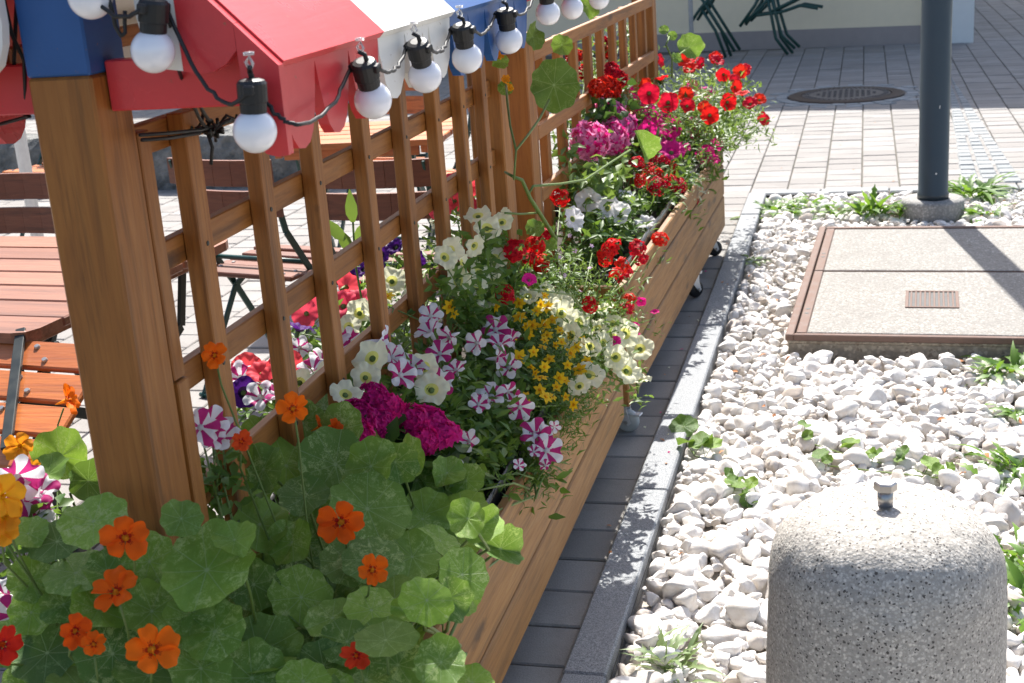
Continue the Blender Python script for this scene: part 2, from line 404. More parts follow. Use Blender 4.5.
def tag(o, label=None, cat=None, group=None, kind=None):
    for k, v in (('label', label), ('category', cat), ('group', group), ('kind', kind)):
        if v: o[k] = v
    return o
def thing(name, loc, label, cat, group=None, rz=0):
    o = bpy.data.objects.new(name, None); COL.objects.link(o); o.empty_display_size = .1
    o.location = loc; o.rotation_euler = (0, 0, rz); return tag(o, label, cat, group)
def put(name, me, parent, loc, rot, scale=1):
    """a part sharing mesh data, given in world space"""
    o = bpy.data.objects.new(name, me); COL.objects.link(o); o.parent = parent
    Mx = Matrix.Translation(loc) @ rot.to_4x4() @ Matrix.Scale(scale, 4)
    o.matrix_basis = world(parent).inverted() @ Mx; return o
def face(nrm, spin=None):
    """rotation that takes +Z to nrm"""
    q = Vector(nrm).normalized().to_track_quat('Z', 'Y').to_matrix()
    return q @ Matrix.Rotation(random.uniform(0, 6.283) if spin is None else spin, 3, 'Z')
def rv(s=1): return Vector((random.gauss(0, s), random.gauss(0, s), random.gauss(0, s)))
def tocam(p): return (CAM - Vector(p)).normalized()

# ------------------------------------------------------------------ ground
BED = (-.535, 2.6, .4, 7.74)     # x0, x1, y0, y1 of the gravel bed
b = MB(); z = -.012
for x0, x1, y0, y1 in ((-150, BED[0], -30, 150), (BED[1], 150, -30, 150), (BED[0], BED[1], BED[3], 150), (BED[0], BED[1], -30, BED[2])):
    b.add([(x0, y0, z), (x1, y0, z), (x1, y1, z), (x0, y1, z)], [[0, 1, 2, 3]])
tag(b.build('ground', M['joint']), kind='structure')
b = MB(); nx, ny = 30, 60
V = [(BED[0]-.02+(BED[1]-BED[0]+.04)*i/nx, BED[1-1] and BED[2]-.02+(BED[3]-BED[2]+.04)*j/ny, -.045+.012*noise.noise(Vector((i*.4, j*.4, 0)))) for j in range(ny+1) for i in range(nx+1)]
b.add(V, [[j*(nx+1)+i, j*(nx+1)+i+1, (j+1)*(nx+1)+i+1, (j+1)*(nx+1)+i] for j in range(ny) for i in range(nx)])
tag(b.build('gravel_bed_base', M['grit'], smooth=True), kind='structure')

def paver(b, x0, x1, y0, y1, T=None, dz=0, bev=.004):
    g = .0034
    h = random.gauss(0, .0011)+dz; tx, ty = random.gauss(0, .006), random.gauss(0, .005)
    x0 += g; x1 -= g; y0 += g; y1 -= g; cx, cy = (x0+x1)/2, (y0+y1)/2
    def P(x, y, zz): return (x, y, zz+h+(x-cx)*tx+(y-cy)*ty)
    V = [P(x0+bev, y0+bev, 0), P(x1-bev, y0+bev, 0), P(x1-bev, y1-bev, 0), P(x0+bev, y1-bev, 0),
         P(x0, y0, -bev), P(x1, y0, -bev), P(x1, y1, -bev), P(x0, y1, -bev), P(x0, y0, -.014), P(x1, y0, -.014), P(x1, y1, -.014), P(x0, y1, -.014)]
    if T: V = [T(v) for v in V]
    Fc = [[0, 1, 2, 3]]+[[i, i+4, (i+1) % 4+4, (i+1) % 4] for i in range(4)]+[[i+4, i+8, (i+1) % 4+8, (i+1) % 4+4] for i in range(4)]
    b.add(V, Fc)
MH = Vector((-.15, 11.75)); MHR = .47
def strip_x(y): return .62 + (10.7-y)*(-.035), .79 + (10.7-y)*.025
light, dark = MB(), MB()
W_, L_ = .208, .175
# columns run along Y; x = -.635 is the kerb's left side
ncol0 = -52
for c in range(ncol0, 24):
    x0 = -.637 + c*W_; x1 = x0+W_
    off = (c % 2)*L_*.5 + .083
    y = .0 + off
    ymax = 15.6 if x0 < .55 else 26
    while y < ymax:
        y1 = y+L_
        cx, cy = (x0+x1)/2, (y+y1)/2
        ok = True
        if c == 0 and cy < BED[3]+.1: ok = False      # kerb column
        if x1 > -.53 and x0 < BED[1]+.12 and BED[2]-.12 < cy < BED[3]+.12: ok = False
        if (Vector((cx, cy))-MH).length < MHR-.08: ok = False
        if cx < -1.6 and cy < .9: ok = False
        sx0, sx1 = strip_x(cy)
        if ok:
            tgt = dark if (c in (-1, -2, -3) and cy < 7.2) else light
            if c == -1 or x1 <= -.63 or cy > BED[3] or x0 > BED[1] or cy < BED[2]: paver(tgt, x0, x1, y, y1)
        y = y1
tag(light.build('paving', M['paver']), kind='structure')
tag(dark.build('paving_strip', M['paverdark']), kind='structure')
# granite setts beside the walkway and round the manhole
b = MB(); y = 7.95
while y < 15.4:
    sx0, sx1 = strip_x(y)
    n_ = 3 if y < 9.5 else 2
    for k in range(n_):
        a, c_ = sx0+(sx1-sx0)*k/n_, sx0+(sx1-sx0)*(k+1)/n_
        j = random.uniform(-.012, .012)
        paver(b, a+.003, c_-.003, y+j, y+.125+j, bev=.009, dz=.007)
    y += .135
for k in range(30):
    a = 2*math.pi*k/30; da = 2*math.pi/30
    for ring in range(2 if k % 2 else 1):
        r0 = MHR+.01+ring*.105
        def T(v, a=a, r0=r0): return (MH.x+(r0+v[0])*math.cos(a+v[1]), MH.y+(r0+v[0])*math.sin(a+v[1]), v[2])
        paver(b, 0, .1, -.098, .098, T, bev=.005, dz=.006)
x = -.62
while x < 2.6:                                  # edging row behind the gravel bed
    l = random.uniform(.28, .4); paver(b, x, x+l, BED[3], BED[3]+.115, bev=.006, dz=.012); x += l
tag(b.build('granite_sett_strip', M['sett']), kind='structure')
# kerb along the planters
b = MB(); y = .9
for L in (.66, 1.0, 1.0, .6, 1.0, 1.0, 1.0, .56):
    t = random.uniform(-.002, .002)
    b.box(-.632+t, -.535+t, y+.003, y+L-.003, -.12, .022+random.uniform(-.003, .003), .005); y += L
tag(b.build('kerb', M['granite']), kind='structure')

# ------------------------------------------------------------------ gravel (numpy rocks)
def rock_base(seed, planes=12):
    import bmesh
    rng = np.random.default_rng(seed); bm = bmesh.new(); bmesh.ops.create_icosphere(bm, subdivisions=3, radius=1)
    v = np.array([q.co[:] for q in bm.verts]); f = np.array([[q.index for q in fc.verts] for fc in bm.faces]); bm.free()
    for _ in range(planes):
        n = rng.normal(size=3); n /= np.linalg.norm(n); d = rng.uniform(.5, .86)
        k = v @ n; m = k > d; v[m] -= np.outer((k[m]-d)*.97, n)
    ph = rng.uniform(0, 6, 3)
    v *= (1+.03*np.sin(v[:, [0]]*5+ph[0])+.03*np.sin(v[:, [1]]*6+ph[1])+.03*np.sin(v[:, [2]]*7+ph[2]))
    v /= np.abs(v).max(0); return v, f
bases = [rock_base(k, 9+k % 6) for k in range(14)]
def rock_base_low(seed):
    import bmesh
    v, f = bases[seed]; return v, f
rng = np.random.default_rng(3)
SLQ = [(-.262, 4.86), (1.30, 4.90), (1.36, 6.66), (-.19, 6.62)]
def inslab(x, y): return x > -.262+(y-4.86)*.041-.01 and 4.85 < y < 6.67
VV, FF, RR, off = [], [], [], 0
cand = []
y = BED[2]+.05
while y < BED[3]-.02:
    far = y > 4.6
    step = .041 if not far else .046
    x = BED[0]+.03
    xm = min(2.55, .42+.37*y*.75)
    while x < xm:
        if not inslab(x, y) and not (math.hypot(x-.34, y-7.18) < .165): cand.append((x, y))
        x += step
    y += step
for (x, y) in cand:
    if y < 1.55: continue
    for lay in (0, 1, 2):
        if lay == 0 and rng.random() < .1 or lay == 2 and rng.random() < .6: continue
        s = rng.uniform(.006, .012) if lay == 2 else float(np.clip(rng.lognormal(math.log(.0225 if y < 4.2 else .0205), .38), .010, .047))
        v, f = bases[rng.integers(14)]
        sc3 = s*np.array([rng.uniform(.9, 1.5), rng.uniform(.75, 1.05), rng.uniform(.6, .95)])
        e = Euler((rng.normal(0, .35), rng.normal(0, .35), rng.uniform(0, 6.28))).to_matrix()
        p = (v*sc3) @ np.array(e).T
        zz = -.030+min(lay, 1)*.022+rng.normal(0, .006)
        xx, yy = x+rng.normal(0, .014), y+rng.normal(0, .014)
        if xx - s*1.1 < BED[0]: xx = BED[0]+s*1.15
        if yy + s > BED[3]: yy = BED[3]-s
        if inslab(xx+s*.6, yy) or inslab(xx, yy-s*.4) and lay: zz -= .015
        p += np.array([xx, yy, zz])
        if zz + .0 > -.2: VV.append(p); FF.append(f+off); off += len(p); RR.append(np.full(len(f), rng.random()))
V = np.concatenate(VV); Fq = np.concatenate(FF); Rr = np.concatenate(RR)
me = bpy.data.meshes.new('gravel'); me.vertices.add(len(V)); me.vertices.foreach_set('co', V.ravel())
me.loops.add(len(Fq)*3); me.loops.foreach_set('vertex_index', Fq.ravel().astype(np.int32))
me.polygons.add(len(Fq)); me.polygons.foreach_set('loop_start', np.arange(0, len(Fq)*3, 3, dtype=np.int32))
me.update(calc_edges=True); me.validate()
a_ = me.attributes.new('rnd', 'FLOAT', 'FACE'); a_.data.foreach_set('value', Rr.astype(np.float32))
me.materials.append(M['pebble'])
o = bpy.data.objects.new('gravel', me); COL.objects.link(o)
tag(o, 'coarse white limestone gravel filling the bed beside the kerb', 'gravel', kind='stuff')
# dry leaf scraps among the stones
b = MB(); leafscrap = [plain('dry_leaf', (.42, .17, .06), .8)]
for _ in range(170):
    x, y = random.uniform(-.5, 1.3), random.uniform(2.2, 7.4)
    if inslab(x, y): continue
    b.leaf((x, y, random.uniform(.0, .022)), rv()*Vector((1, 1, .3)), (rv(.3)+Vector((0, 0, 1))), random.uniform(.012, .035), .014, .4, .5)
tag(b.build('leaf_litter', leafscrap, smooth=True), 'small dry orange leaf scraps scattered between the white stones', 'leaf litter', kind='stuff')

b = MB()
for _ in range(46):
    x, y = random.uniform(-.70, -.54), random.uniform(2.0, 7.2)
    if random.random() < .3: x, y = random.uniform(-.6, .8), random.uniform(7.9, 11)
    b.leaf((x, y, .004 if x < -.635 or y > 7.8 else .026), rv()*Vector((1, 1, .1)), Vector((0, 0, 1))+rv(.2), random.uniform(.008, .022), .01, .2, .3, 2, random.choice((0, 0, 1, 2)))
tag(b.build('petal_litter', [leafscrap[0], M['p_magenta'], M['p_cream']], smooth=True), 'tiny fallen petals and leaf scraps on the paving strip and kerb', 'petal litter', kind='stuff')
# ------------------------------------------------------------------ access cover
slab = thing('access_cover', (.5, 5.75, 0), 'rust framed concrete access cover with a small drain grate in the gravel', 'access cover', rz=R(-2.3))
TS = world(slab); ang = R(-2.3)
def S(x0, x1, y0, y1, z0, z1, bb, bev=.003): bb.box(x0, x1, y0, y1, z0, z1, bev, 0, TS)
XL, XR, YN, YF = -.745, .80, -.885, .875
b = MB(); S(XL+.010, XR-.010, YN+.010, YF-.012, -.15, .030, b)
S(XL+.006, XR-.006, YN+.006, YF-.006, .0301, .0419, b); b.build('concrete_collar', M['slabside'], slab)
b = MB()
for q in ((XL, XL+.030, YN, YF), (XR-.030, XR, YN, YF), (XL+.0305, XR-.0305, YN, YN+.022), (XL+.0355, XR-.0355, YF-.035, YF)): S(*q, .042, .066, b)
b.build('frame', M['rust'], slab)
for (y0, y1) in ((YN+.0365, .043), (.055, YF-.0365)):
    b = MB(); S(XL+.075, XR-.075, y0+.012, y1-.004, .0305, .061, b); o = b.build('cover_slab', M['slab'], slab)
    b = MB(); S(XL+.037, XL+.074, y0, y1, .0305, .064, b); S(XR-.074, XR-.037, y0, y1, .0305, .064, b); S(XL+.075, XR-.075, y0+.002, y0+.007, .0305, .0605, b)
    b.build('edge_rail', M['rust'], o)
    b = MB()
    for yy in (y0+.28, y0+.34):
        b.lathe([(.009, .0642), (.009, .0648)], 10, T=TS @ Matrix.Translation((XL+.056, yy-.05 if y0 > 0 else yy-.03, 0)))
    b.build('lifting_hole_dark', M['black'], o)  # flat black discs stand in for the shade inside the holes
gt = MB(); cg = TS.inverted() @ onz(932, 300, .06)
gx, gy, hw, hl = cg.x, cg.y, .100, .118
for q in ((gx-hw, gx-hw+.012, gy-hl, gy+hl), (gx+hw-.012, gx+hw, gy-hl, gy+hl), (gx-hw+.0125, gx+hw-.0125, gy-hl, gy-hl+.012), (gx-hw+.0125, gx+hw-.0125, gy+hl-.012, gy+hl)): S(*q, .0612, .0655, gt, .001)
for k in range(10):
    x = gx-hw+.022+k*(2*hw-.044)/9
    S(x-.0035, x+.0035, gy-hl+.0125, gy+hl-.0125, .0622, .0648, gt, .001)
g = gt.build('drain_grate', M['rust'], slab)
b = MB(); S(gx-hw+.004, gx+hw-.004, gy-hl+.004, gy+hl-.004, .0606, .0616, b, .0003); b.build('drain_dark_sheet', M['black'], g)  # black sheet stands in for the dark below the grate

# ------------------------------------------------------------------ lamp post
lamp = thing('lamp_post', (.34, 7.18, 0), 'dark grey lamp post standing on a round concrete footing in the gravel', 'lamp post')
TL = world(lamp)
b = MB(); b.lathe([(.155, -.12), (.155, .07), (.148, .085), (.09, .085)], 40, T=TL); b.build('footing', M['footing'], lamp, True).data.polygons.foreach_set
b = MB(); b.lathe([(.078, .086), (.078, .115), (.0735, .12), (.0735, 2.6), (.070, 2.7), (.060, 2.75), (.060, 4.6), (.03, 4.62)], 32, T=TL); b.build('pole', M['pole'], lamp, True)
b = MB(); b.lathe([(.02, 4.621), (.12, 4.65), (.22, 4.78), (.22, 4.80), (.05, 4.86)], 32, T=TL); b.build('lantern', M['pole'], lamp, True)
b = MB()
for (zz, aa, ww, hh) in ((1.83, -1.75, .010, .035), (1.79, -1.70, .006, .02), (1.60, -1.5, .004, .012), (1.3, -1.9, .003, .02), (.55, -1.3, .004, .016), (.22, -1.45, .008, .008)):
    q = Vector((math.cos(aa), math.sin(aa), 0)); b.bar(TL @ (q*.0737+Vector((0, 0, zz))), TL @ (q*.0737+Vector((.002, 0, zz+hh))), ww, .0006, up=q)
b.build('paint_scuffs', M['plainscuff'], lamp)['kind'] = 'stuff'

# ------------------------------------------------------------------ bollard
BC = Vector((.036, 2.12, 0))
bol = thing('bollard', BC, 'round grey exposed aggregate concrete bollard with a bolt in its domed top', 'bollard')
prof = [(.200, -.1), (.199, .1), (.195, .35), (.193, .46), (.1915, .495)]
for k in range(1, 31):
    t = (k/30)*math.pi/2
    prof.append((.1915*math.cos(t)**.50 if k < 30 else .004, .493+.150*math.sin(t)**.76))
n_ = 128; b = MB(); b.lathe(prof, n_, T=world(bol))
b.v = [tuple(Vector(v)+(Vector(v)-BC-Vector((0, 0, .3))).normalized()*(.0018*noise.noise(Vector(v)*70)+.0022*noise.noise(Vector(v)*28)+.004*noise.noise(Vector(v)*9))) for v in b.v]
b.build('body', M['bollard'], bol, True)
b = MB(); TB = Matrix.Translation(BC+Vector((0, 0, .641)))
b.lathe([(.0125, 0), (.0125, .03)], 16, T=TB); bolt = b.build('bolt', M['steel'], bol, True)
b = MB(); b.lathe([(.0165, .0301), (.0185, .032), (.0185, .043), (.0155, .0455), (.006, .046)], 6, T=TB); b.build('bolt_head', M['steel'], bolt)
b = MB(); b.lathe([(.025, -.004), (.025, .0035), (.0126, .004)], 20, T=TB); b.build('washer', M['steel'], bolt)

# ------------------------------------------------------------------ manhole
mh = thing('manhole_cover', (MH.x, MH.y, .009), 'round brown cast iron manhole cover with worn grey middle in the paving', 'manhole cover')
TM = world(mh)
b = MB(); b.lathe([(MHR, -.05), (MHR, .002), (MHR-.015, .006), (MHR-.10, .006), (MHR-.105, -.004), (.30, -.004)], 64, T=TM); b.build('frame', M['iron'], mh)
b = MB(); b.lathe([(.355, -.0035), (.355, .005), (.33, .008), (.01, .008)], 64, T=TM)
lid = b.build('lid', M['ironlid'], mh)
b = MB()
for k in range(48):
    a = 2*math.pi*k/48; T2 = TM @ Matrix.Rotation(a, 4, 'Z'); b.box(.300, .345, -.009, .009, .0082, .0125, .001, 0, T2)
for i in range(-5, 6):
    for j in range(-5, 6):
        if i*i+j*j < 27: b.box(i*.045-.014, i*.045+.014, j*.045-.005, j*.045+.005, .0082, .0115, .001, 0, TM)
b.build('tread_pattern', M['ironlid'], lid)['kind'] = 'stuff'

# ------------------------------------------------------------------ building behind
PA = Vector((-.55, 15.86, 0)); th = R(-9.5)
bd = thing('house', PA, 'cream rendered house wall with grey plinth behind the paved square', 'house', rz=th)
TH = world(bd)
XC = 1.20                                     # right end before the pilaster
b = MB(); b.prism([(-14, 0), (XC, 0), (XC-.97, 9), (-14, 9)], 5.26, TH @ Matrix.Translation((0, 0, .19))); wall = b.build('wall', M['cream'], bd)
b = MB(); b.prism([(-14, -.03), (XC, -.03), (XC-.97, 9), (-14, 9)], .2895, TH @ Matrix.Translation((0, 0, -.1))); b.build('plinth', M['plinth'], bd)
b = MB(); b.prism([(XC+.002, -.10), (XC+.50, -.10), (XC+.50-1.0, 9.05), (XC+.002-.97, 9.05)], 5.55, TH @ Matrix.Translation((0, 0, -.1))); b.build('corner_pilaster', M['pilaster'], bd)
b = MB()
poly = [(-.55, 5.40), (4.5, 8.45), (9.55, 5.40), (9.55, 5.55), (4.5, 8.63), (-.55, 5.55)]
b.prism(poly, XC+.7+14.3, TH @ Matrix(((0, 0, 1, -14.3), (1, 0, 0, 0), (0, 1, 0, 0), (0, 0, 0, 1)))); b.build('roof', M['rooftile'], bd)

# ------------------------------------------------------------------ planters
def plank(bb, x0, x1, y0, y1, z0, z1, T, bev=.003): bb.box(x0, x1, y0, y1, z0, z1, bev, 0, T)
def castor(pl, T, x, y, brake, grey, turn):
    Tc = T @ Matrix.Translation((x, y, 0)) @ Matrix.Rotation(turn, 4, 'Z')
    b = MB(); b.box(-.035, .035, -.03, .03, .106, .1195, .002, 0, Tc)
    for s_ in (-1, 1):
        Tp = Tc @ Matrix(((1, 0, 0, 0), (0, 0, 1, s_*.019-.0015), (0, 1, 0, 0), (0, 0, 0, 1)))
        b.prism([(-.028, .106), (.026, .106), (.024, .075), (.036, .034), (.026, .026), (.008, .045), (-.02, .08)], .003, Tp)
    b.lathe([(.022, .098), (.022, .1058)], 16, T=Tc)
    if brake:
        b.box(-.052, -.012, -.021, .021, .074, .080, .002, 0, Tc @ Matrix.Translation((.0, 0, .0)))
        b.box(.030, .066, -.016, .016, .058, .064, .002, 0, Tc)
    br = b.build('castor', M['galv'], pl)
    b = MB(); Tw = Tc @ Matrix.Translation((.020, -.0135, .0375)) @ Matrix.Rotation(-math.pi/2, 4, 'X')
    b.lathe([(.012, 0), (.031, .001), (.0365, .005), (.0375, .0135), (.0365, .022), (.031, .026), (.012, .027)], 28, T=Tw); b.build('wheel', M['wheelgrey'] if grey else M['black'], br, True)
    b = MB(); b.tube([Tc @ Vector((.020, -.024, .0375)), Tc @ Vector((.020, .024, .0375))], .006, 10); b.build('axle', M['steel'], br)

def planter(label, loc, rz, L, W, zs, groupname, slat_y, rails, postsY, post_top, slat_top, post_w, railfront=False):
    """local: x from -W (back) to 0 (outer face), y 0..L"""
    pl = thing('planter_trellis', loc, label, 'planter', groupname, rz); T = world(pl)
    ztop = zs[-1]; t = .024
    for a, c in zip(zs[:-1], zs[1:]):
        for x0 in (-t, -W):
            b = MB(); plank(b, x0, x0+t, random.uniform(0, .003), L-random.uniform(0, .003), a+.0035, c-.0035, T, .004); b.build('side_plank', M['plank'], pl)
        for y0 in (.004, L-.004-t):
            b = MB(); plank(b, -W+t+.001, -t-.001, y0, y0+t, a+.002, c-.002, T); b.build('end_plank', M['plankX'], pl)
    b = MB(); plank(b, -W+.03, -.03, .04, L-.04, zs[0]+.003, zs[0]+.021, T); b.build('floor_board', M['plank'], pl)
    # corner cleats
    for (x, y) in ((-.052, .030), (-.052, L-.062), (-W+.026, .030), (-W+.026, L-.062)):
        b = MB(); plank(b, x, x+.026, y, y+.032, zs[0]+.022, ztop-.02, T); b.build('corner_cleat', M['woodZ'], pl)
    # foil liner: crinkled sleeve standing a little above the planks
    b = MB(); ring = []
    n = 150; per = 2*(L-.05)+2*(W-.05)
    for k in range(n):
        d = per*k/n; a1 = L-.055; b1 = W-.055
        if d < a1: p = (-.0275, .0275+d)
        elif d < a1+b1: p = (-.0275-(d-a1), L-.0275)
        elif d < 2*a1+b1: p = (-W+.0275, L-.0275-(d-a1-b1))
        else: p = (-W+.0275+(d-2*a1-b1), .0275)
        ring.append(p)
    cxp, cyp = -W/2, L/2
    V = []; Fc = []
    for lv, (zz, ins) in enumerate(((ztop-.12, .012), (ztop-.05, .006), (ztop+.003, .002), (ztop+.026, .003), (ztop+.012, .016))):
        for k, (x, y) in enumerate(ring):
            w_ = .006*noise.noise(Vector((x*14+3, y*14, lv*.8)))*(1 if lv > 1 else .3)
            dx = ins+abs(w_); sx = -1 if x > cxp else 1; sy = 1 if y < cyp else -1
            ex = sx*dx if abs(x+.0275) < 1e-4 or abs(x+W-.0275) < 1e-4 else 0; ey = sy*dx if abs(y-.0275) < 1e-4 or abs(y-L+.0275) < 1e-4 else 0
            V.append(tuple(T @ Vector((x+ex, y+ey, zz+(.010*noise.noise(Vector((x*9, y*9, 5))) if lv > 1 else 0)))))
    for lv in range(4):
        for k in range(n): Fc.append([lv*n+k, lv*n+(k+1) % n, (lv+1)*n+(k+1) % n, (lv+1)*n+k])
    b.add(V, Fc); b.build('liner', M['foil'], pl, True)
    b = MB(); nx, ny = 10, 50
    V = [tuple(T @ Vector((-W+.03+(W-.06)*i/nx, .03+(L-.06)*j/ny, ztop-.06+.02*noise.noise(Vector((i*.8, j*.5, L)))))) for j in range(ny+1) for i in range(nx+1)]
    b.add(V, [[j*(nx+1)+i, j*(nx+1)+i+1, (j+1)*(nx+1)+i+1, (j+1)*(nx+1)+i] for j in range(ny) for i in range(nx)]); b.build('soil', M['soil'], pl, True)
    for (x, y, br, gr, tn) in ((-.05, .115, True, True, -.15), (-.045, L*.67, False, False, .9), (-.06, L-.10, False, False, .5), (-W+.075, .09, False, False, 1.0), (-W+.075, L-.085, False, False, 2.2)):
        if loc[1] > 2 or y < 1: castor(pl, T, x, y, br, gr, tn)
        elif y > L-.3: castor(pl, T, x-.10, y-.1, br, gr, tn)
    # trellis in the middle: posts, rails behind, slats in front
    xm = -.275; pw = post_w
    for py in postsY:
        b = MB(); b.box(xm-pw, xm, py, py+pw, zs[0]+.03, post_top, .004, 0, T); po = b.build('post', M['woodZ'], pl)
    ends = (postsY[0]+pw, postsY[-1])
    for zr in rails:
        b = MB(); b.box(*((xm-.0195, xm) if railfront else (xm-.047, xm-.0275)), ends[0]+.001, ends[1]-.001, zr-.045, zr, .002, 0, T); b.build('rail', M['woodY'], pl)
    for sy in slat_y:
        j = random.uniform(-.004, .004)
        b = MB(); b.box(*((xm-.048, xm-.020) if railfront else (xm-.027, xm+.001)), sy-.022+j, sy+.022+j, ztop-.10, slat_top(sy)+random.uniform(-.006, .006), .002, 0, T)
        for zr in rails:
            b.lathe([(.0042, 0), (.0036, .0012)], 10, 1, T=T @ Matrix.Translation((xm+(.0011 if not railfront else -.0199), sy+j+random.uniform(-.004, .004), zr-.022)) @ Matrix.Rotation(math.pi/2, 4, 'Y'))
        b.build('slat', [M['woodZ'], M['blackmetal']], pl)
    return pl, T
NX = -.705; NL, FL = 2.44, 2.50; NY0 = 1.42
near, TN = planter('front wooden planter trolley whose trellis carries a striped scalloped roof', (NX, NY0, 0), 0, NL, .55, (.12, .246, .455), 'planter trolleys in a row',
    [y-NY0 for y in (1.875, 2.115, 2.35, 2.615, 2.86, 3.11, 3.33, 3.535)], (1.355, 1.178, .985, .79, .59), (1.62-NY0, 3.70-NY0), 1.4425,
    lambda y: 1.275 if y > .6 else 1.36, .095)
far, TF = planter('rear wooden planter trolley with plain roofless trellis and open far end', (-.703, 3.945, 0), R(-1.35), FL, .55, (.12, .275, .425, .515), 'planter trolleys in a row',
    [.36+.232*k for k in range(9)], (1.225, .985, .79), (.06, 2.30), 1.27, lambda y: 1.215, .095, True)
# thin edge batten beside the front post, in two lengths
for (z0, z1, dx) in ((.985, 1.352, 0), (.46, .983, .004)):
    b = MB(); b.box(-1.02+dx, -.9795+dx, 1.7165, 1.750, z0, z1, .002); b.build('edge_batten', M['woodZ'], near)
b = MB(); b.box(-1.075, -.980, 1.62, 1.715, 1.443, 1.66, .003); b.build('post_cap', M['blue'], near)
# ---- roof
EX, EZ, AX, AZz = .272, 1.459, -.98, 1.731
stripes = [(1.605, 1.99, 'red'), (1.99, 2.375, 'white'), (2.375, 2.97, 'blue'), (2.97, 3.42, 'red'), (3.42, 4.15, 'white')]  # stripes past blue: unseen roof length added to throw shade on the kerb
t = .012/math.sqrt(2)
for s_ in (1, -1):
    for (a, c, colr) in stripes:
        ex = AX+s_*(EX+.008); ezz = EZ-.008
        b = MB(); pts = [(AX, AZz), (ex, ezz), (ex-s_*t, ezz-t), (AX, AZz-2*t)]
        if s_ < 0: pts = pts[::-1]
        b.prism(pts, c-a-.0008, Matrix(((1, 0, 0, 0), (0, 0, 1, a+.0004), (0, 1, 0, 0), (0, 0, 0, 1)))); b.build('roof_board', M[colr], near)
        # scalloped eave board, left straight along the added unseen roof length
        x0 = AX+s_*(EX-.012); poly = [(a+.0004, EZ-.024), (a+.0004, EZ-.024)]
        top = EZ-.0245 if False else EZ-.022
        pts = []
        pitch = .128
        if a < 2.9:
            n = max(1, round((c-a)/pitch)); pw_ = (c-a)/n
            for k in range(n):
                q0 = a+k*pw_
                hz = .0 if colr != 'white' else .012
                pts += [(q0+.0006, 1.437+(.0 if k else -.02)), (q0+.008, 1.405), (q0+.018, 1.372), (q0+.030, 1.348+hz), (q0+.045, 1.334+hz), (q0+.065, 1.331+hz), (q0+pw_-.045, 1.336+hz), (q0+pw_-.030, 1.350+hz), (q0+pw_-.018, 1.373), (q0+pw_-.008, 1.405), (q0+pw_-.0006, 1.437)]
        else: pts += [(a+.0004, 1.425), (c-.0004, 1.425)]
        poly = pts+[(c-.0004, EZ-.0155), (a+.0004, EZ-.0155)]
        b = MB(); b.prism(poly, .016, Matrix(((0, 0, 1, x0-.008), (1, 0, 0, 0), (0, 1, 0, 0), (0, 0, 0, 1)))); b.build('scalloped_eave_board', M[colr], near)
# gable boards: pickets under the rake, scalloped foot
def rake(x): return AZz - abs(x-AX) - .004
for s_ in (1, -1):
    # half profile measured outwards from the post: (distance, foot height)
    segs = [('white', [(.096, 1.515), (.100, 1.49), (.112, 1.462), (.128, 1.449), (.150, 1.446)]),
            ('red', [(.1505, 1.446), (.168, 1.441), (.190, 1.443), (.210, 1.452), (.226, 1.468)]),
            ('red', [(.2265, 1.468), (.228, 1.43), (.226, 1.40), (.229, 1.37), (.237, 1.350), (.250, 1.338), (.265, 1.334), (.2795, 1.336)])]
    for colr, foot in segs:
        d0, d1 = foot[0][0], foot[-1][0]
        poly = [(AX+s_*d, zf) for d, zf in foot] + [(AX+s_*d1, rake(AX+d1)), (AX+s_*d0, rake(AX+d0))]
        if s_ < 0: poly = poly[::-1]
        b = MB(); b.prism(poly, .016, Matrix(((1, 0, 0, 0), (0, 0, 1, 1.588), (0, 1, 0, 0), (0, 0, 0, 1)))); b.build('gable_board', M[colr], near)
    b = MB(); xs = sorted((AX+s_*.0025+s_*.0, AX+s_*.262)); 
    x0_, x1_ = (-.9785, AX+.252) if s_ > 0 else (AX-.252-.03, -1.0765)
    b.box(x0_, x1_, 1.655, 1.685, 1.391, 1.458, .002); b.build('tie_beam', M['red'], near)
for xx in (AX-.2, AX+.18):
    b = MB(); b.box(xx, xx+.03, 1.70, 4.10, 1.447, 1.477, .002); b.build('roof_purlin', M['woodY'], near)
b = MB(); b.box(-1.03, -.985, 3.70, 3.745, 1.401, 1.66, .002); b.build('roof_strut', M['woodZ'], near)

# ------------------------------------------------------------------ string of lights
fest = thing('light_string', (-.69, 1.57, 1.42), 'black cable with white globe bulbs hung along the striped roof edge', 'string lights')
gb = MB(); Rb = .0272
prof = [(.0135, .026)]+[(Rb*math.sin(a), Rb*math.cos(a)) for a in [math.pi*(.10+.895*k/17) for k in range(18)]]
gb.lathe(prof, 28); bulbmesh = gb.mesh('globe_bulb', M['bulb'], True)
sb = MB(); sb.lathe([(.0145, .020), (.0165, .024), (.0165, .034), (.0185, .036), (.0185, .058), (.016, .062), (.010, .064)], 20)
sb.box(-.024, .024, -.007, .007, .046, .058, .002); sb.tube([(.006, 0, .062), (.004, .002, .072), (-.004, 0, .078)], .0035, 6)
sockmesh = sb.mesh('bulb_socket', M['black'])
hb = MB(); hb.tube([(0, 0, .0), (.004, 0, .008), (.0, 0, .016), (-.005, 0, .010), (-.002, 0, .002)], .0022, 6); hb.lathe([(.007, .018), (.007, .022)], 10)
hookmesh = hb.mesh('hook', M['hook'], True)
bl = []
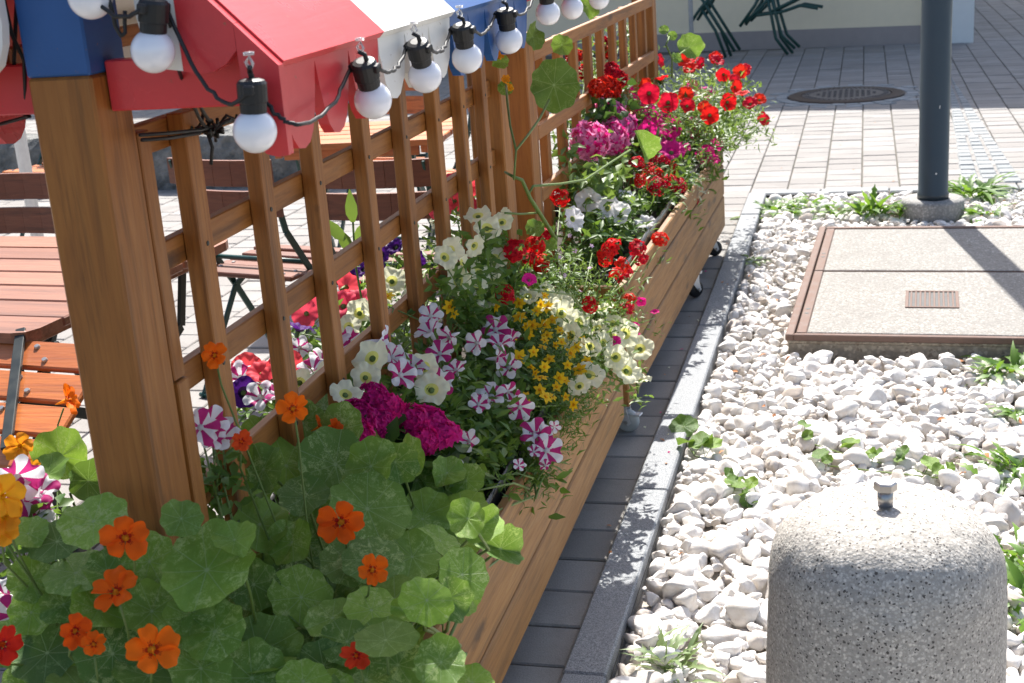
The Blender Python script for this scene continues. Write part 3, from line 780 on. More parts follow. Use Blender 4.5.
for (px, py, plane, v, tilt) in ((90, -3, 'y', 1.555, (0, 0)), (153, 51, 'y', 1.56, (.18, 0)), (255, 131, 'y', 1.556, (.06, 0)),
        (373, 100, 'x', -.682, (0, -.42)), (425, 76, 'x', -.682, (0, -.48)), (467, 58, 'x', -.682, (0, -.32)), (509, 40, 'x', -.682, (0, -.25)),
        (548, 13, 'x', -.68, (.0, -.2)), (572, 8, 'x', -.68, (0, -.1)), (599, -1, 'x', -.68, (0, -.2)), (625, -16, 'x', -.68, (0, .1))):
    p = ony(px, py, v) if plane == 'y' else onx(px, py, v)
    up = Vector((tilt[0], 0, 1)) if plane == 'y' else Vector((.0, tilt[1], 1))
    rot = face(up, random.uniform(-.3, .3))
    s = put('lamp_holder', sockmesh, fest, p, rot)
    g = bpy.data.objects.new('globe_bulb', bulbmesh); COL.objects.link(g); g.parent = s
    g.rotation_euler = (0, 0, 0)
    n = up.normalized(); bl.append((p, n, rot))
    put('hanging_hook', hookmesh, fest, p+n*.074, Matrix.Identity(3))
# cable between sockets with droop
def droop(a, c, sag, n=16, jit=.0012):
    out = []
    for i in range(n+1):
        t_ = i/n; q = a.lerp(c, t_) - Vector((0, 0, sag*4*t_*(1-t_))); q += rv(jit)*math.sin(math.pi*t_); out.append(q)
    return out
b = MB()
for i in range(len(bl)-1):
    p, n, r1 = bl[i]; q, m, r2 = bl[i+1]
    a = p+n*.052+r1 @ Vector((.022, 0, 0)); c = q+m*.052+r2 @ Vector((-.022, 0, 0))
    L = (a-c).length
    if i == 2:
        k_ = Vector((-.682, 1.582, a.z-.05)); b.tube(droop(a, k_, .012)+droop(k_, c, .02)[1:], .0028, 6); continue
    b.tube(droop(a, c, {0: .035, 1: .055, 2: .06}.get(i, .018+.2*max(0, .09-L))), .0028, 6)
# slack loops gathered behind the gable
c0 = onx(206, 128, -.95)
for k in range(7):
    e = c0+Vector((random.uniform(-.07, .05), random.uniform(-.02, .05), random.uniform(-.035, .015)))
    b.tube(droop(c0+rv(.012), e, random.uniform(.0, .02), 6, .006), .0028, 6)
b.tube([onx(140, 135, -.955), onx(170, 133, -.95), onx(200, 130, -.945), onx(235, 120, -.94)], .0028, 6)
b.tube([onx(142, 140, -.955), onx(170, 138, -.95), onx(200, 133, -.945)], .0028, 6)
b.tube(droop(bl[1][0]+Vector((.01, .03, 0)), c0, .015, 8), .0028, 6); b.tube(droop(bl[1][0]+Vector((.02, .01, .045)), c0+Vector((.01, 0, .01)), .03, 10), .0028, 6)
b.tube([c0, c0+Vector((.004, .004, -.03)), c0+Vector((0, 0, -.055))], .0028, 6)
q0 = bl[0][0]+Vector((.02, .0, .05))
b.tube(droop(q0, bl[1][0]+Vector((-.03, .0, .05)), .06, 10), .0028, 6)
b.tube([ony(3, -5, 1.64), ony(12, 35, 1.645), ony(24, 60, 1.65), ony(26, 112, 1.66), ony(-5, 108, 1.66)], .0028, 6)
b.tube([ony(17, -5, 1.66), ony(14, 60, 1.665), ony(16, 112, 1.67), ony(30, 116, 1.68), ony(-10, 127, 1.68)], .0028, 6)
b.tube([ony(-8, 88, 1.67), ony(34, 90, 1.67)], .0028, 6)
b.build('cable', M['black'], fest, True)

# ------------------------------------------------------------------ flower meshes
def petunia(name, lobe, mats, throat=.30, star=None, ruffle=.05, depth=.35, seed=0):
    """unit radius trumpet; mats = [petal, throat, star]"""
    rnd = random.Random(seed); NA = 60; rings = [.04, .14, .24, .38, .55, .72, .87, 1.0]
    V = []; Fc = []; MI = []
    for i, r_ in enumerate(rings):
        for k in range(NA):
            a = 2*math.pi*k/NA; rr = r_
            lob = 1-lobe*(abs(math.cos(2.5*a))**3)*r_**3 if True else 1
            rr *= lob
            zz = -depth*1.5*max(0, 1-r_/.8)**1.5 - .22*max(0, r_-.72) + ruffle*r_**3*(math.sin(5*a+seed)+.8*math.sin(11*a+seed*2))
            V.append((rr*math.cos(a), rr*math.sin(a), zz))
    for i in range(len(rings)-1):
        for k in range(NA):
            Fc.append([i*NA+k, i*NA+(k+1) % NA, (i+1)*NA+(k+1) % NA, (i+1)*NA+k])
            m = 0
            if rings[i+1] <= throat: m = 1
            elif star is not None:
                a = (k+.5)/NA*5+(.5 if seed % 4 < 3 else 0); fr = abs(a-round(a))           # 0 on the star arm, .5 between
                if star == 'arm' and fr < (.30, .36, .24, .26)[seed % 4]*(1.0-.25*abs(rings[i]-.55))*(1+.35*noise.noise(Vector((round(a)*3.1, rings[i]*3, seed*7.0)))): m = 2
                if star == 'edge' and rings[i] > .6: m = 2
            MI.append(m)
    Fc.append([k for k in range(NA)][::-1]); MI.append(1)
    b = MB(); b.v = V; b.f = Fc; b.mi = MI; b.r = [.5]*len(Fc)
    # tube behind
    n0 = len(b.v); b.tube([(0, 0, -depth*.8), (0, 0, -depth-.55), (0, .05, -depth-.95)], [.17, .12, .05], 8, len(mats)-1)
    return b.mesh(name, mats, True)
def nastflower(name, seed, mats):
    rnd = random.Random(seed); b = MB()
    for k in range(5):
        a0 = 2*math.pi*k/5+.10*rnd.uniform(-1, 1); sz = rnd.uniform(.88, 1.06); up = rnd.uniform(-.12, .16); nR, nW = 9, 14; ph = rnd.uniform(0, 6); hwa = rnd.uniform(.64, .76)
        V = []; Fc = []; mi = []
        for i in range(nR+1):
            t_ = i/nR
            for j in range(nW+1):
                u = (j/nW-.5)*2
                Rr = sz*(1-.42*abs(u)**3.2+.035*math.sin(u*9+ph)-.05*math.exp(-(u/.14)**2))
                r_ = .05+(Rr-.05)*t_; an = a0+u*hwa*(.55+.45*min(1, t_/.45))
                z_ = -.34*(1-t_)**1.7+up*t_*t_+.075*math.sin(u*5+ph)*t_**2+.05*math.sin(8*t_+ph+u*3)*t_ - .16*max(0, t_-.7)*(1+math.sin(ph))
                V.append((r_*math.cos(an), r_*math.sin(an), z_+.014*((k*2) % 5)))
        for i in range(nR):
            for j in range(nW): Fc.append([i*(nW+1)+j, i*(nW+1)+j+1, (i+1)*(nW+1)+j+1, (i+1)*(nW+1)+j]); mi.append(1 if i < 2 or (i == 2 and j in (5, 7, 9)) else 0)
        nb = len(b.v); b.v += V; b.f += [[q+nb for q in f] for f in Fc]; b.mi += mi; b.r += [.5]*len(Fc)
    b.tube([(0, 0, -.25), (0, -.06, -.6), (0, -.22, -1.0)], [.16, .09, .03], 8, 2); b.tube([(0, .02, -.3), (.01, .05, -.08), (.03, .03, .0)], [.05, .04, .05], 6, 2)
    return b.mesh(name, mats, True)
def daisy5(name, mats, n=5, w=.55):
    b = MB()
    for k in range(n):
        a = 2*math.pi*k/n; d = Vector((math.cos(a), math.sin(a), .12)); b.leaf(d*.12, d, (0, 0, 1), .9, w, .18, .12, 3, 0)
    b.lathe([(.24, -.05), (.24, .06), (.14, .13), (.03, .14)], 10, 1); return b.mesh(name, mats, True)
def umbel(name, mats, n, seed, spread=1.0, fl=.30, dbl=False):
    """cluster of small flowers on a dome (verbena, geranium)"""
    rnd = random.Random(seed); b = MB()
    for k in range(n):
        u = (k+.5)/n; th_ = math.acos(1-u*(1.05 if not dbl else 1.25)); ph = k*2.39996+rnd.uniform(-.25, .25)
        nrm = Vector((math.sin(th_)*math.cos(ph), math.sin(th_)*math.sin(ph), math.cos(th_)))
        p = Vector((nrm.x*spread, nrm.y*spread, nrm.z*.62*spread+rnd.uniform(-.08, .08)))
        b.tube([(0, 0, -.75), tuple(p*.55-Vector((0, 0, .2))), tuple(p)], .022, 4, 1)
        T_ = face(nrm+Vector((rnd.gauss(0, .25), rnd.gauss(0, .25), rnd.gauss(0, .25))), rnd.uniform(0, 6))
        for layer in range(2 if dbl else 1):
            for q in range(5):
                a = 2*math.pi*(q+.5*layer)/5; d = T_ @ Vector((math.cos(a), math.sin(a), .15+.55*layer))
                m = 0 if not (dbl and rnd.random() < .3) else 2
                b.leaf(p+d*.02, d, T_ @ Vector((0, 0, 1)), fl*rnd.uniform(.85, 1.15), fl*.85, .25, .2, 2, m)
        if not dbl: b.lathe([(fl*.14, 0), (fl*.14, fl*.08)], 5, 2, T=Matrix.Translation(p+nrm*.03) @ T_.to_4x4())
    return b.mesh(name, mats, True)
FM = {}
def var(key, fn, n=3): FM[key] = [fn(s) for s in range(n)]
var('star', lambda s: petunia('petunia_bloom', .30, [M['p_starpurple'], M['p_lemon'], M['p_white']], .14, 'arm', .05, .35, s), 4)
var('cream', lambda s: petunia('petunia_bloom', .14, [M['p_cream'], M['p_lemon'], M['stem']], .39, None, .10, .25, s+2), 4)
var('white', lambda s: petunia('petunia_bloom', .14, [M['p_white'], M['p_lemon'], M['stem']], .25, None, .10, .3, s+2), 3)
var('red', lambda s: petunia('petunia_bloom', .10, [M['p_red'], M['p_darkred'], M['stem']], .24, None, .07, .4, s), 3)
var('redy', lambda s: petunia('petunia_bloom', .06, [M['p_red'], M['p_gold'], M['stem']], .14, None, .05, .35, s), 2)
var('magenta', lambda s: petunia('petunia_bloom', .12, [M['p_magenta'], M['p_purple'], M['stem']], .38, None, .09, .4, s), 3)
var('violet', lambda s: petunia('petunia_bloom', .10, [M['p_violet'], M['p_black'], M['stem']], .38, None, .08, .4, s), 2)
var('coral', lambda s: petunia('petunia_bloom', .09, [M['p_coral'], M['p_cream'], M['stem']], .14, None, .07, .35, s), 3)
var('nast', lambda s: nastflower('nasturtium_bloom', s, [M['p_orange'], M['p_orangedeep'], M['p_amber']]), 4)
var('nasty', lambda s: nastflower('nasturtium_bloom', s+5, [M['p_amber'], M['p_gold'], M['p_gold']]), 2)
var('nastr', lambda s: nastflower('nasturtium_bloom', s+9, [M['p_redor'], M['p_darkred'], M['p_orange']]), 2)
var('bidens', lambda s: daisy5('bidens_bloom', [M['p_yellow'], M['p_gold']], 5+s % 2, .62), 2)
var('verbena', lambda s: umbel('verbena_cluster', [M['p_red'], M['stem'], M['p_cream']], 17, s, 1, .42), 3)
var('crimson', lambda s: umbel('verbena_cluster', [M['p_red'], M['stem'], M['p_darkred']], 18, s+5, 1, .44), 3)
var('pompom', lambda s: umbel('geranium_head', [M['p_magenta'], M['stem'], M['p_purple']], 40, s, 1, .42, True), 3)
var('pinkpom', lambda s: umbel('geranium_head', [M['p_pink'], M['stem'], M['p_magenta']], 34, s, 1, .42, True), 2)
var('redpom', lambda s: umbel('geranium_head', [M['p_red'], M['stem'], M['p_darkred']], 34, s, 1, .42, True), 2)
var('lilac', lambda s: daisy5('small_bloom', [M['p_lilac'], M['p_white']], 5, .7), 2)

def bloom(parent, key, p, size, nrm=None, label=None):
    if nrm is None: nrm = Vector((.15, -.25, .5))+tocam(p)*.5+rv(.42)
    o = put('bloom', random.choice(FM[key]), parent, p + (tocam(p)+Vector((0, 0, .5)))*.026, face(nrm), size)
    if label: o['label'] = label
    return o
def spray(b, c, n, rad, L, W, mi=0, up=.5, flat=1.0, shape='oval', bend=.35):
    """n leaves round a centre"""
    for _ in range(n):
        d = rv(); d.z = d.z*.6+up; d.normalize()
        off = rv(rad*.55); off.z *= flat
        b.leaf(Vector(c)+off, d, rv(.6)+Vector((0, -.2, 1)), L*random.uniform(.65, 1.2), W*random.uniform(.7, 1.15), bend*random.uniform(.3, 1.5), .3, 2, mi, None, shape)
def bushy(label, cat, name, group, pts, leafmat_, L, W, per=26, rad=.05, soilz=.40, fill=None, stems=True, down=.05, base=None):
    """plant = empty at its root + foliage + stems; pts are canopy points in world space"""
    cx = sum(p.x for p in pts)/len(pts); cy = sum(p.y for p in pts)/len(pts)
    root = Vector(base) if base else Vector((cx, cy, soilz))
    o = thing(name, root, label, cat, group)
    b = MB(); st = MB()
    allp = list(pts)
    for p in pts:
        spray(b, p-Vector((0, 0, down)), per, rad, L, W)
        m_ = root.lerp(p, .5)+rv(.02); m_.z = root.z*.4+p.z*.6
        st.tube([root+rv(.02)*Vector((1, 1, 0)), m_, p-Vector((0, 0, .01))], [.0032, .0025, .0016], 5)
        for tt in (.35, .55, .75):
            q = root.lerp(m_, tt*2) if tt < .5 else m_.lerp(p, (tt-.5)*2)
            spray(b, q, int(per*.4), rad*.9, L*1.1, W*1.1)
    if fill:
        n, (x0, x1, y0, y1, z0, z1) = fill
        for _ in range(n):
            c = Vector((random.uniform(x0, x1), random.uniform(y0, y1), random.uniform(z0, z1))); spray(b, c, 5, .025, L, W)
    b.build('foliage', leafmat_, o, True)
    if stems: st.build('stem', M['stem'], o, True)
    return o
# canopy of the near planter, trellis side high, outer edge low
def cn(px, py, lift=0): return onslant(px, py, -.95, .74+lift, -.95, -.615)
def cf(px, py, lift=0): return onslant(px, py, -.92, .80+lift, -.85, -.56)
def cb(px, py): return onslant(px, py, -1.02, .70, .15, -1.02)
GF = 'flowering plants in the planters'
def plant(label, cat, name, key, size, pix, surf, lm, L, W, per=25, rad=.052, jit=.2, extra=(), fill=None, down=.062, soilz=.41, base=None):
    pts = [surf(*p) for p in pix]+[surf(*p) for p in extra]
    o = bushy(label, cat, name, GF, pts, lm, L, W, per, rad, soilz, fill, True, down, base)
    for p in pts[:len(pix)]: bloom(o, key, p, size*random.uniform(1-jit, 1+jit))
    return o
plant('purple and white striped star petunias in the middle of the front planter', 'petunia', 'petunia_plant', 'star', .032,
      [(397, 362), (404, 379), (440, 357), (475, 348), (508, 343), (510, 398), (480, 408), (468, 446), (503, 364), (428, 333), (431, 320), (387, 348), (455, 372), (497, 333), (545, 443), (459, 482), (492, 398), (440, 388), (508, 371), (415, 368), (521, 414), (500, 345), (549, 455), (535, 436), (446, 345)],
      cn, M['leaf'], .035, .015, 24, .05, extra=[(470, 385), (440, 420), (480, 430), (500, 430), (515, 425), (460, 415), (480, 450), (420, 400), (495, 445)], fill=(160, (-.95, -.74, 2.25, 3.0, .42, .6)))
plant('cream petunias with yellow throats climbing beside the trellis slats', 'petunia', 'petunia_plant', 'cream', .033,
      [(502, 226), (476, 252), (481, 276), (464, 270), (474, 293), (452, 258), (470, 304), (488, 232), (478, 219), (492, 288), (460, 286), (505, 222), (446, 262), (484, 306), (496, 262)],
      lambda x, y: onx(x, y, -.915), M['leaf'], .035, .018, 24, .05, extra=[(500, 260), (490, 300), (510, 285), (520, 250), (500, 240)], fill=(70, (-.96, -.86, 2.95, 3.4, .45, .75)))
plant('cream petunias beside the magenta geranium at the front', 'petunia', 'petunia_plant', 'cream', .036,
      [(367, 383), (432, 394), (347, 399), (371, 363), (424, 372)], cn, M['leaf'], .035, .017, 20, .045, extra=[(395, 400), (345, 380)])
plant('feathery bidens covered in small yellow star flowers', 'bidens', 'bidens_plant', 'bidens', .0165,
      [(505, 300), (537, 316), (545, 330), (553, 402), (545, 372), (572, 340), (530, 340), (545, 300), (520, 322), (556, 350), (534, 357), (541, 383), (560, 383), (571, 358), (552, 325), (512, 340), (566, 402), (531, 372), (520, 362), (548, 312), (580, 375), (540, 395), (527, 402), (571, 318), (455, 320), (545, 345), (533, 330), (560, 335), (568, 370), (548, 340), (562, 347), (543, 352), (550, 364), (527, 331), (577, 352), (583, 345), (565, 385), (546, 402), (520, 308), (497, 312), (530, 298), (541, 309), (587, 366), (574, 410), (450, 312), (388, 302), (557, 392), (536, 378)],
      cn, M['leaffine'], .022, .004, 42, .045, jit=.3, extra=[(560, 400), (575, 385), (590, 372), (570, 405)], fill=(160, (-.86, -.66, 2.9, 3.7, .42, .56)))
plant('white petunias with deep yellow eyes spilling over the front edge of the planter', 'petunia', 'petunia_plant', 'cream', .037,
      [(548, 296), (528, 300), (562, 318), (640, 352), (590, 352), (612, 328), (570, 340), (580, 328), (602, 312), (628, 374), (616, 362), (605, 347), (560, 308), (530, 303), (590, 378), (626, 338), (579, 390), (638, 382), (547, 308), (596, 331), (615, 342)],
      cn, M['leaflight'], .026, .011, 12, .035, extra=[(600, 375), (575, 355), (620, 320), (590, 340)], fill=(60, (-.8, -.64, 3.3, 3.8, .42, .56)))
plant('magenta double geranium above the nasturtium leaves', 'geranium', 'geranium_plant', 'pompom', .031,
      [(373, 404), (388, 414), (380, 430), (355, 428), (358, 442), (430, 432), (412, 428), (441, 444), (425, 446)], lambda x, y: cn(x, y, .0), M['leafdark'], .05, .045, 14, .05)
plant('crimson verbena leaning over the gap between the planters', 'verbena', 'verbena_plant', 'crimson', .024,
      [(640, 262), (622, 270), (612, 252), (628, 313), (660, 243), (616, 278), (630, 305), (590, 310), (605, 262), (625, 280), (637, 252)], lambda x, y: onx(x, y, -.68), M['leaf'], .028, .007, 9, .03, extra=[(600, 290)], base=(-.76, 3.72, .41))
plant('crimson verbena in front of the trellis end post', 'verbena', 'verbena_plant', 'crimson', .024,
      [(560, 202), (535, 250), (545, 240), (527, 262), (540, 268), (515, 255), (505, 300)], lambda x, y: onx(x, y, -.87), M['leaf'], .03, .01, 16, .04, extra=[(560, 280), (530, 285), (550, 262)], fill=(70, (-.92, -.80, 3.3, 3.75, .45, .7)))
plant('small magenta calibrachoa at the planter corner', 'calibrachoa', 'calibrachoa_plant', 'magenta', .016,
      [(655, 315), (641, 306), (635, 330), (530, 285), (615, 345), (636, 340)], lambda x, y: onx(x, y, -.655), M['leaflight'], .02, .006, 14, .03, base=(-.74, 3.78, .41))
plant('tiny pink and white blossoms hanging over the dark planter liner', 'calibrachoa', 'calibrachoa_plant', 'star', .015,
      [(549, 441), (540, 430), (547, 455), (535, 456), (555, 432), (463, 545), (520, 470), (470, 487), (545, 470)], lambda x, y: cn(x, y, -.02), M['leaffine'], .02, .004, 16, .03)
plant('wispy grey green trailing herb at the end of the front planter', 'trailing plant', 'trailing_plant', 'lilac', .008,
      [(575, 255), (590, 272), (565, 280), (600, 285), (580, 295), (560, 262), (592, 250), (570, 240)], lambda x, y: onx(x, y, -.80), M['leaflight'], .03, .004, 34, .045, extra=[(555, 250), (575, 310)], fill=(50, (-.92, -.80, 3.45, 3.78, .45, .62)))
# behind the near trellis
plant('dark violet petunias behind the trellis slats', 'petunia', 'petunia_plant', 'violet', .034, [(380, 258), (363, 272), (416, 264), (395, 250), (352, 280), (378, 270), (246, 398), (300, 330)], cb, M['leaf'], .035, .016, 16, .05)
plant('coral red petunias behind the trellis slats', 'petunia', 'petunia_plant', 'coral', .038, [(310, 305), (350, 290), (342, 308), (262, 376), (275, 385), (247, 372), (305, 318), (358, 302), (286, 372)], cb, M['leaf'], .035, .016, 16, .05)
plant('cream petunias behind the trellis slats', 'petunia', 'petunia_plant', 'cream', .036, [(386, 297), (361, 318), (349, 332), (415, 300), (392, 285), (330, 385), (376, 318), (440, 225), (300, 390)], cb, M['leaflight'], .035, .016, 18, .05, extra=[(410, 240), (420, 270), (405, 320), (430, 290), (445, 245)])
plant('striped star petunias behind the trellis slats', 'petunia', 'petunia_plant', 'star', .034, [(325, 362), (350, 346), (302, 352), (310, 372), (260, 400), (240, 380), (340, 350), (280, 395), (420, 330)], cb, M['leaf'], .035, .016, 18, .05)
plant('purple star petunia between the post and the first slat', 'petunia', 'petunia_plant', 'star', .028, [(211, 430), (222, 440), (202, 436), (214, 444)], lambda x, y: onx(x, y, -.985), M['leaf'], .035, .016, 14, .04)
plant('pink and red petunias glowing behind the trellis end', 'petunia', 'petunia_plant', 'coral', .034, [(470, 190), (455, 205), (440, 215), (468, 212), (476, 182), (450, 190)], lambda x, y: onx(x, y, -1.12), M['leaflight'], .035, .015, 18, .05, extra=[(465, 230), (480, 200), (450, 240)])
plant('striped petunias and orange bloom at the lower left corner of the front planter', 'petunia', 'petunia_plant', 'star', .036, [(8, 610), (14, 622), (5, 600), (28, 505), (40, 495), (35, 515), (22, 488)], lambda x, y: onx(x, y, -1.30) if y < 550 else onz(x, y, .57), M['leaf'], .04, .018, 20, .05)
# far planter
plant('white petunias at the near end of the rear planter', 'petunia', 'petunia_plant', 'white', .042, [(609, 212), (627, 200), (617, 216), (588, 205), (575, 222), (645, 225)], lambda x, y: onslant(x, y, -.92, .68, -.75, -.745), M['leaf'], .045, .016, 26, .055, extra=[(590, 190), (600, 225), (580, 185), (570, 210), (615, 190), (585, 225), (635, 195)], fill=(90, (-.94, -.78, 4.15, 4.8, .48, .62)), soilz=.47)
plant('bright red verbena at the outer edge of the rear planter', 'verbena', 'verbena_plant', 'verbena', .030, [(655, 178), (668, 186), (640, 184), (672, 172), (657, 190), (690, 205), (684, 208), (648, 172), (637, 166), (651, 163), (662, 165), (678, 190)], lambda x, y: onslant(x, y, -.92, .70, -.75, -.70), M['leaf'], .035, .012, 20, .045, extra=[(635, 185), (650, 190)], soilz=.47)
plant('pink geranium in the middle of the rear planter', 'geranium', 'geranium_plant', 'pinkpom', .050, [(607, 118), (622, 130), (590, 145), (598, 112), (612, 142)], lambda x, y: cf(x, y, .03), M['leaflight'], .05, .03, 16, .06, extra=[(570, 140), (575, 160), (590, 165), (600, 170), (610, 160)], soilz=.47)
plant('magenta petunias massed in the rear planter', 'petunia', 'petunia_plant', 'magenta', .050, [(640, 100), (660, 118), (655, 128), (648, 133), (712, 150), (705, 157), (716, 141), (707, 132), (693, 127), (700, 140), (682, 150), (672, 152), (662, 105), (630, 100), (622, 92), (670, 130), (668, 140), (712, 160), (636, 112), (690, 90), (705, 95), (650, 118), (608, 97)], lambda x, y: cf(x, y, -.02), M['leaf'], .045, .018, 22, .06, fill=(90, (-.9, -.66, 5.0, 5.9, .48, .62)), soilz=.47)
plant('red petunias crowning the far end of the rear planter', 'petunia', 'petunia_plant', 'red', .040, [(661, 80), (662, 64), (690, 70), (683, 62), (693, 62), (718, 62), (723, 78), (716, 60), (740, 74), (737, 90), (742, 95), (760, 101), (764, 121), (750, 105), (686, 97), (688, 108), (706, 112), (710, 118), (645, 88), (649, 97), (668, 106), (672, 103), (611, 75), (617, 86), (606, 83), (744, 72), (700, 66), (735, 82), (729, 105)],
      lambda x, y: onslant(x, y, -.80, .84, -.6, -.50), M['leaflight'], .042, .011, 30, .06, extra=[(720, 100), (735, 115), (720, 120), (740, 110), (700, 100), (745, 90), (725, 130), (715, 85), (700, 85), (730, 95), (745, 120), (710, 105), (728, 118), (735, 100)], fill=(110, (-.85, -.62, 5.6, 6.3, .48, .66)), soilz=.47)
plant('red geranium against the trellis of the rear planter', 'geranium', 'geranium_plant', 'redpom', .027, [(612, 74), (605, 86), (613, 92), (597, 92), (606, 97), (620, 82)], lambda x, y: onx(x, y, -.93), M['leafdark'], .045, .04, 14, .05, extra=[(655, 70), (650, 85), (600, 105)], soilz=.47)
o = plant('silvery white filigree plant between red verbena and magenta petunias', 'filler plant', 'silver_filler_plant', 'lilac', .010, [(680, 168), (690, 175), (672, 160), (668, 152), (660, 147)], lambda x, y: cf(x, y, -.07), M['leafsilver'], .022, .008, 70, .055, extra=[(690, 180), (675, 175), (685, 160), (665, 160), (655, 155)], soilz=.47)
plant('light leaved red flowers behind the rear trellis', 'flowering plant', 'flowering_plant', 'redpom', .03, [(602, 45), (604, 55), (575, 60), (570, 95), (585, 75)], lambda x, y: onx(x, y, -1.13), M['leaflight'], .05, .015, 34, .07, extra=[(590, 40), (620, 40), (630, 20), (640, 60), (610, 25), (580, 90), (625, 65), (580, 110), (595, 95), (600, 130), (585, 125), (640, 35)], soilz=.47, base=(-1.12, 5.2, .47))

# ------------------------------------------------------------------ nasturtiums
def nleaf_mesh(name, mat, fold=0, wave=.05, seed=0, cup=.12):
    NA = 45; rings = [.0, .12, .28, .46, .64, .82, .94, 1.0]; V = [(0, 0, 0)]; Fc = []
    for r_ in rings[1:]:
        for k in range(NA):
            a = 2*math.pi*k/NA; rr = r_*(1+(.045*math.cos(9*a+.5)+.05*math.sin(2*a+seed)+.05*math.cos(a+seed*2))*r_**2)
            x, y = rr*math.cos(a), rr*math.sin(a)
            zz = cup*r_*r_ + wave*r_*r_*(math.sin(3*a+seed)+.6*math.sin(5*a+2*seed)) - .012*(math.cos(9*a+math.pi)*r_**.5)
            if fold: x2 = x*(1-.35*fold); zz += fold*.75*abs(x)**1.2; x = x2; zz -= .25*fold*y*y
            V.append((x, y, zz))
    for k in range(NA): Fc.append([0, 1+k, 1+(k+1) % NA])
    for i in range(len(rings)-2):
        for k in range(NA): Fc.append([1+i*NA+k, 1+(i+1)*NA+k, 1+(i+1)*NA+(k+1) % NA, 1+i*NA+(k+1) % NA])
    b = MB(); b.add(V, Fc, 0, .5); return b.mesh(name, mat, True)
NLM = {m: [nleaf_mesh('leaf', M[m], f, wv, s) for s, (f, wv) in enumerate(((0, .09), (0, .13), (.14, .12), (.34, .14), (.85, .10)))] for m in ('nast', 'nastplain')}
def nasturtium(label, base, leaves, flowers, fill=0, fillbox=None, group='nasturtiums in the planters'):
    o = thing('nasturtium_plant', base, label, 'nasturtium', group); st = MB()
    for (p, r_, nrm, mat, shp) in leaves:
        rot = face(nrm); me_ = NLM[mat][shp]
        put('leaf', me_, o, p, rot @ Matrix.Diagonal((1, random.uniform(.88, 1.06), random.uniform(-.3, 1.5))), r_)
        n = Vector(nrm).normalized(); dn = Vector(base)+rv(.05)*Vector((1, 1, .3))
        far_ = (dn-p).length
        mid = p - n*min(.09, far_*.5) + Vector((0, 0, -.02))
        st.tube([p-n*.001, mid.lerp(p, .5)-n*.004, mid, mid.lerp(dn, .5)+rv(.012), dn], [.0022, .0024, .0026, .003, .0035], 6)
    for (p, s_, key, nrm) in flowers:
        bloom(o, key, p, s_, nrm)
        n = Vector(nrm).normalized(); e = p - n*.04
        st.tube([p-n*.02, e+Vector((0, 0, -.03)), (e+Vector(base))*.5+rv(.02), Vector(base)+rv(.03)], .0018, 5)
    st.build('stem', M['stem'], o, True)
    return o
def NP(px, py):
    """surface of the nasturtium mound"""
    if px < 245 and py > 495: return ony(px, py, 1.545-.07*max(0, (py-560)/120))
    if px < 400:
        zt = .70 if py < 520 else .70-.12*(py-520)/163
        return onz(px, py, zt)
    return onslant(px, py, -.85, .62, -.75, -.545)
def nl(lst, S_=None):
    out = []
    for (px, py, rp, mat, shp, *nn) in lst:
        p = (S_ or NP)(px, py); dist = (p-CAM).length
        nrm = Vector(nn[0]) if nn else (Vector((.05, -.1, .8))+tocam(p)*.75+rv(.28))
        p = p+rv(.008)
        out.append((p, rp*.94*dist/F, nrm, 'nast' if mat == 0 else 'nastplain', shp))
    return out
def nf(lst):
    out = []
    for (px, py, rp, key, *nn) in lst:
        p = NP(px, py); p = p + tocam(p)*.085; rp *= 1.1; dist = (p-CAM).length
        nrm = Vector(nn[0]) if nn else (tocam(p)+Vector((0, 0, .25))+rv(.22))
        out.append((p, rp*dist/F, key, nrm))
    return out
def mound(n, x0, x1, y0, y1, zf, r0=.032, r1=.06):
    out = []
    for _ in range(n):
        x, y = random.uniform(x0, x1), random.uniform(y0, y1); p = Vector((x, y, zf(x, y)+random.uniform(-.12, -.03)))
        out.append((p, random.uniform(r0, r1), Vector((.05, -.15, .9))+tocam(p)*.4+rv(.35), random.choice(('nast', 'nast', 'nastplain')), random.choice((0, 1, 2, 3))))
    return out
left = nl([(97, 520, 36, 0, 2), (68, 455, 32, 0, 3, (.3, -.9, .5)), (45, 480, 26, 1, 3), (40, 655, 36, 1, 1), (75, 578, 34, 0, 0), (25, 572, 26, 0, 3), (150, 610, 30, 0, 2), (110, 560, 26, 0, 2), (60, 540, 28, 1, 3), (20, 530, 22, 0, 3),
           (118, 655, 34, 0, 1), (95, 615, 30, 0, 2), (65, 612, 24, 0, 3), (130, 585, 26, 0, 0), (15, 630, 26, 1, 3), (90, 690, 36, 1, 0), (35, 610, 24, 0, 2), (150, 680, 34, 0, 2), (85, 480, 24, 1, 3, (.8, -.5, .3)), (30, 690, 30, 0, 1)])
left += nl([(150, 562, 30, 0, 0, (.1, -.7, .7)), (138, 605, 30, 0, 1, (0, -.6, .8)), (172, 600, 28, 0, 2, (.3, -.6, .7)), (160, 645, 30, 0, 1, (.1, -.6, .8)), (182, 575, 22, 1, 0, (.2, -.7, .7)), (125, 575, 24, 1, 1, (-.2, -.7, .6))], lambda x, y: ony(x, y, 1.565))
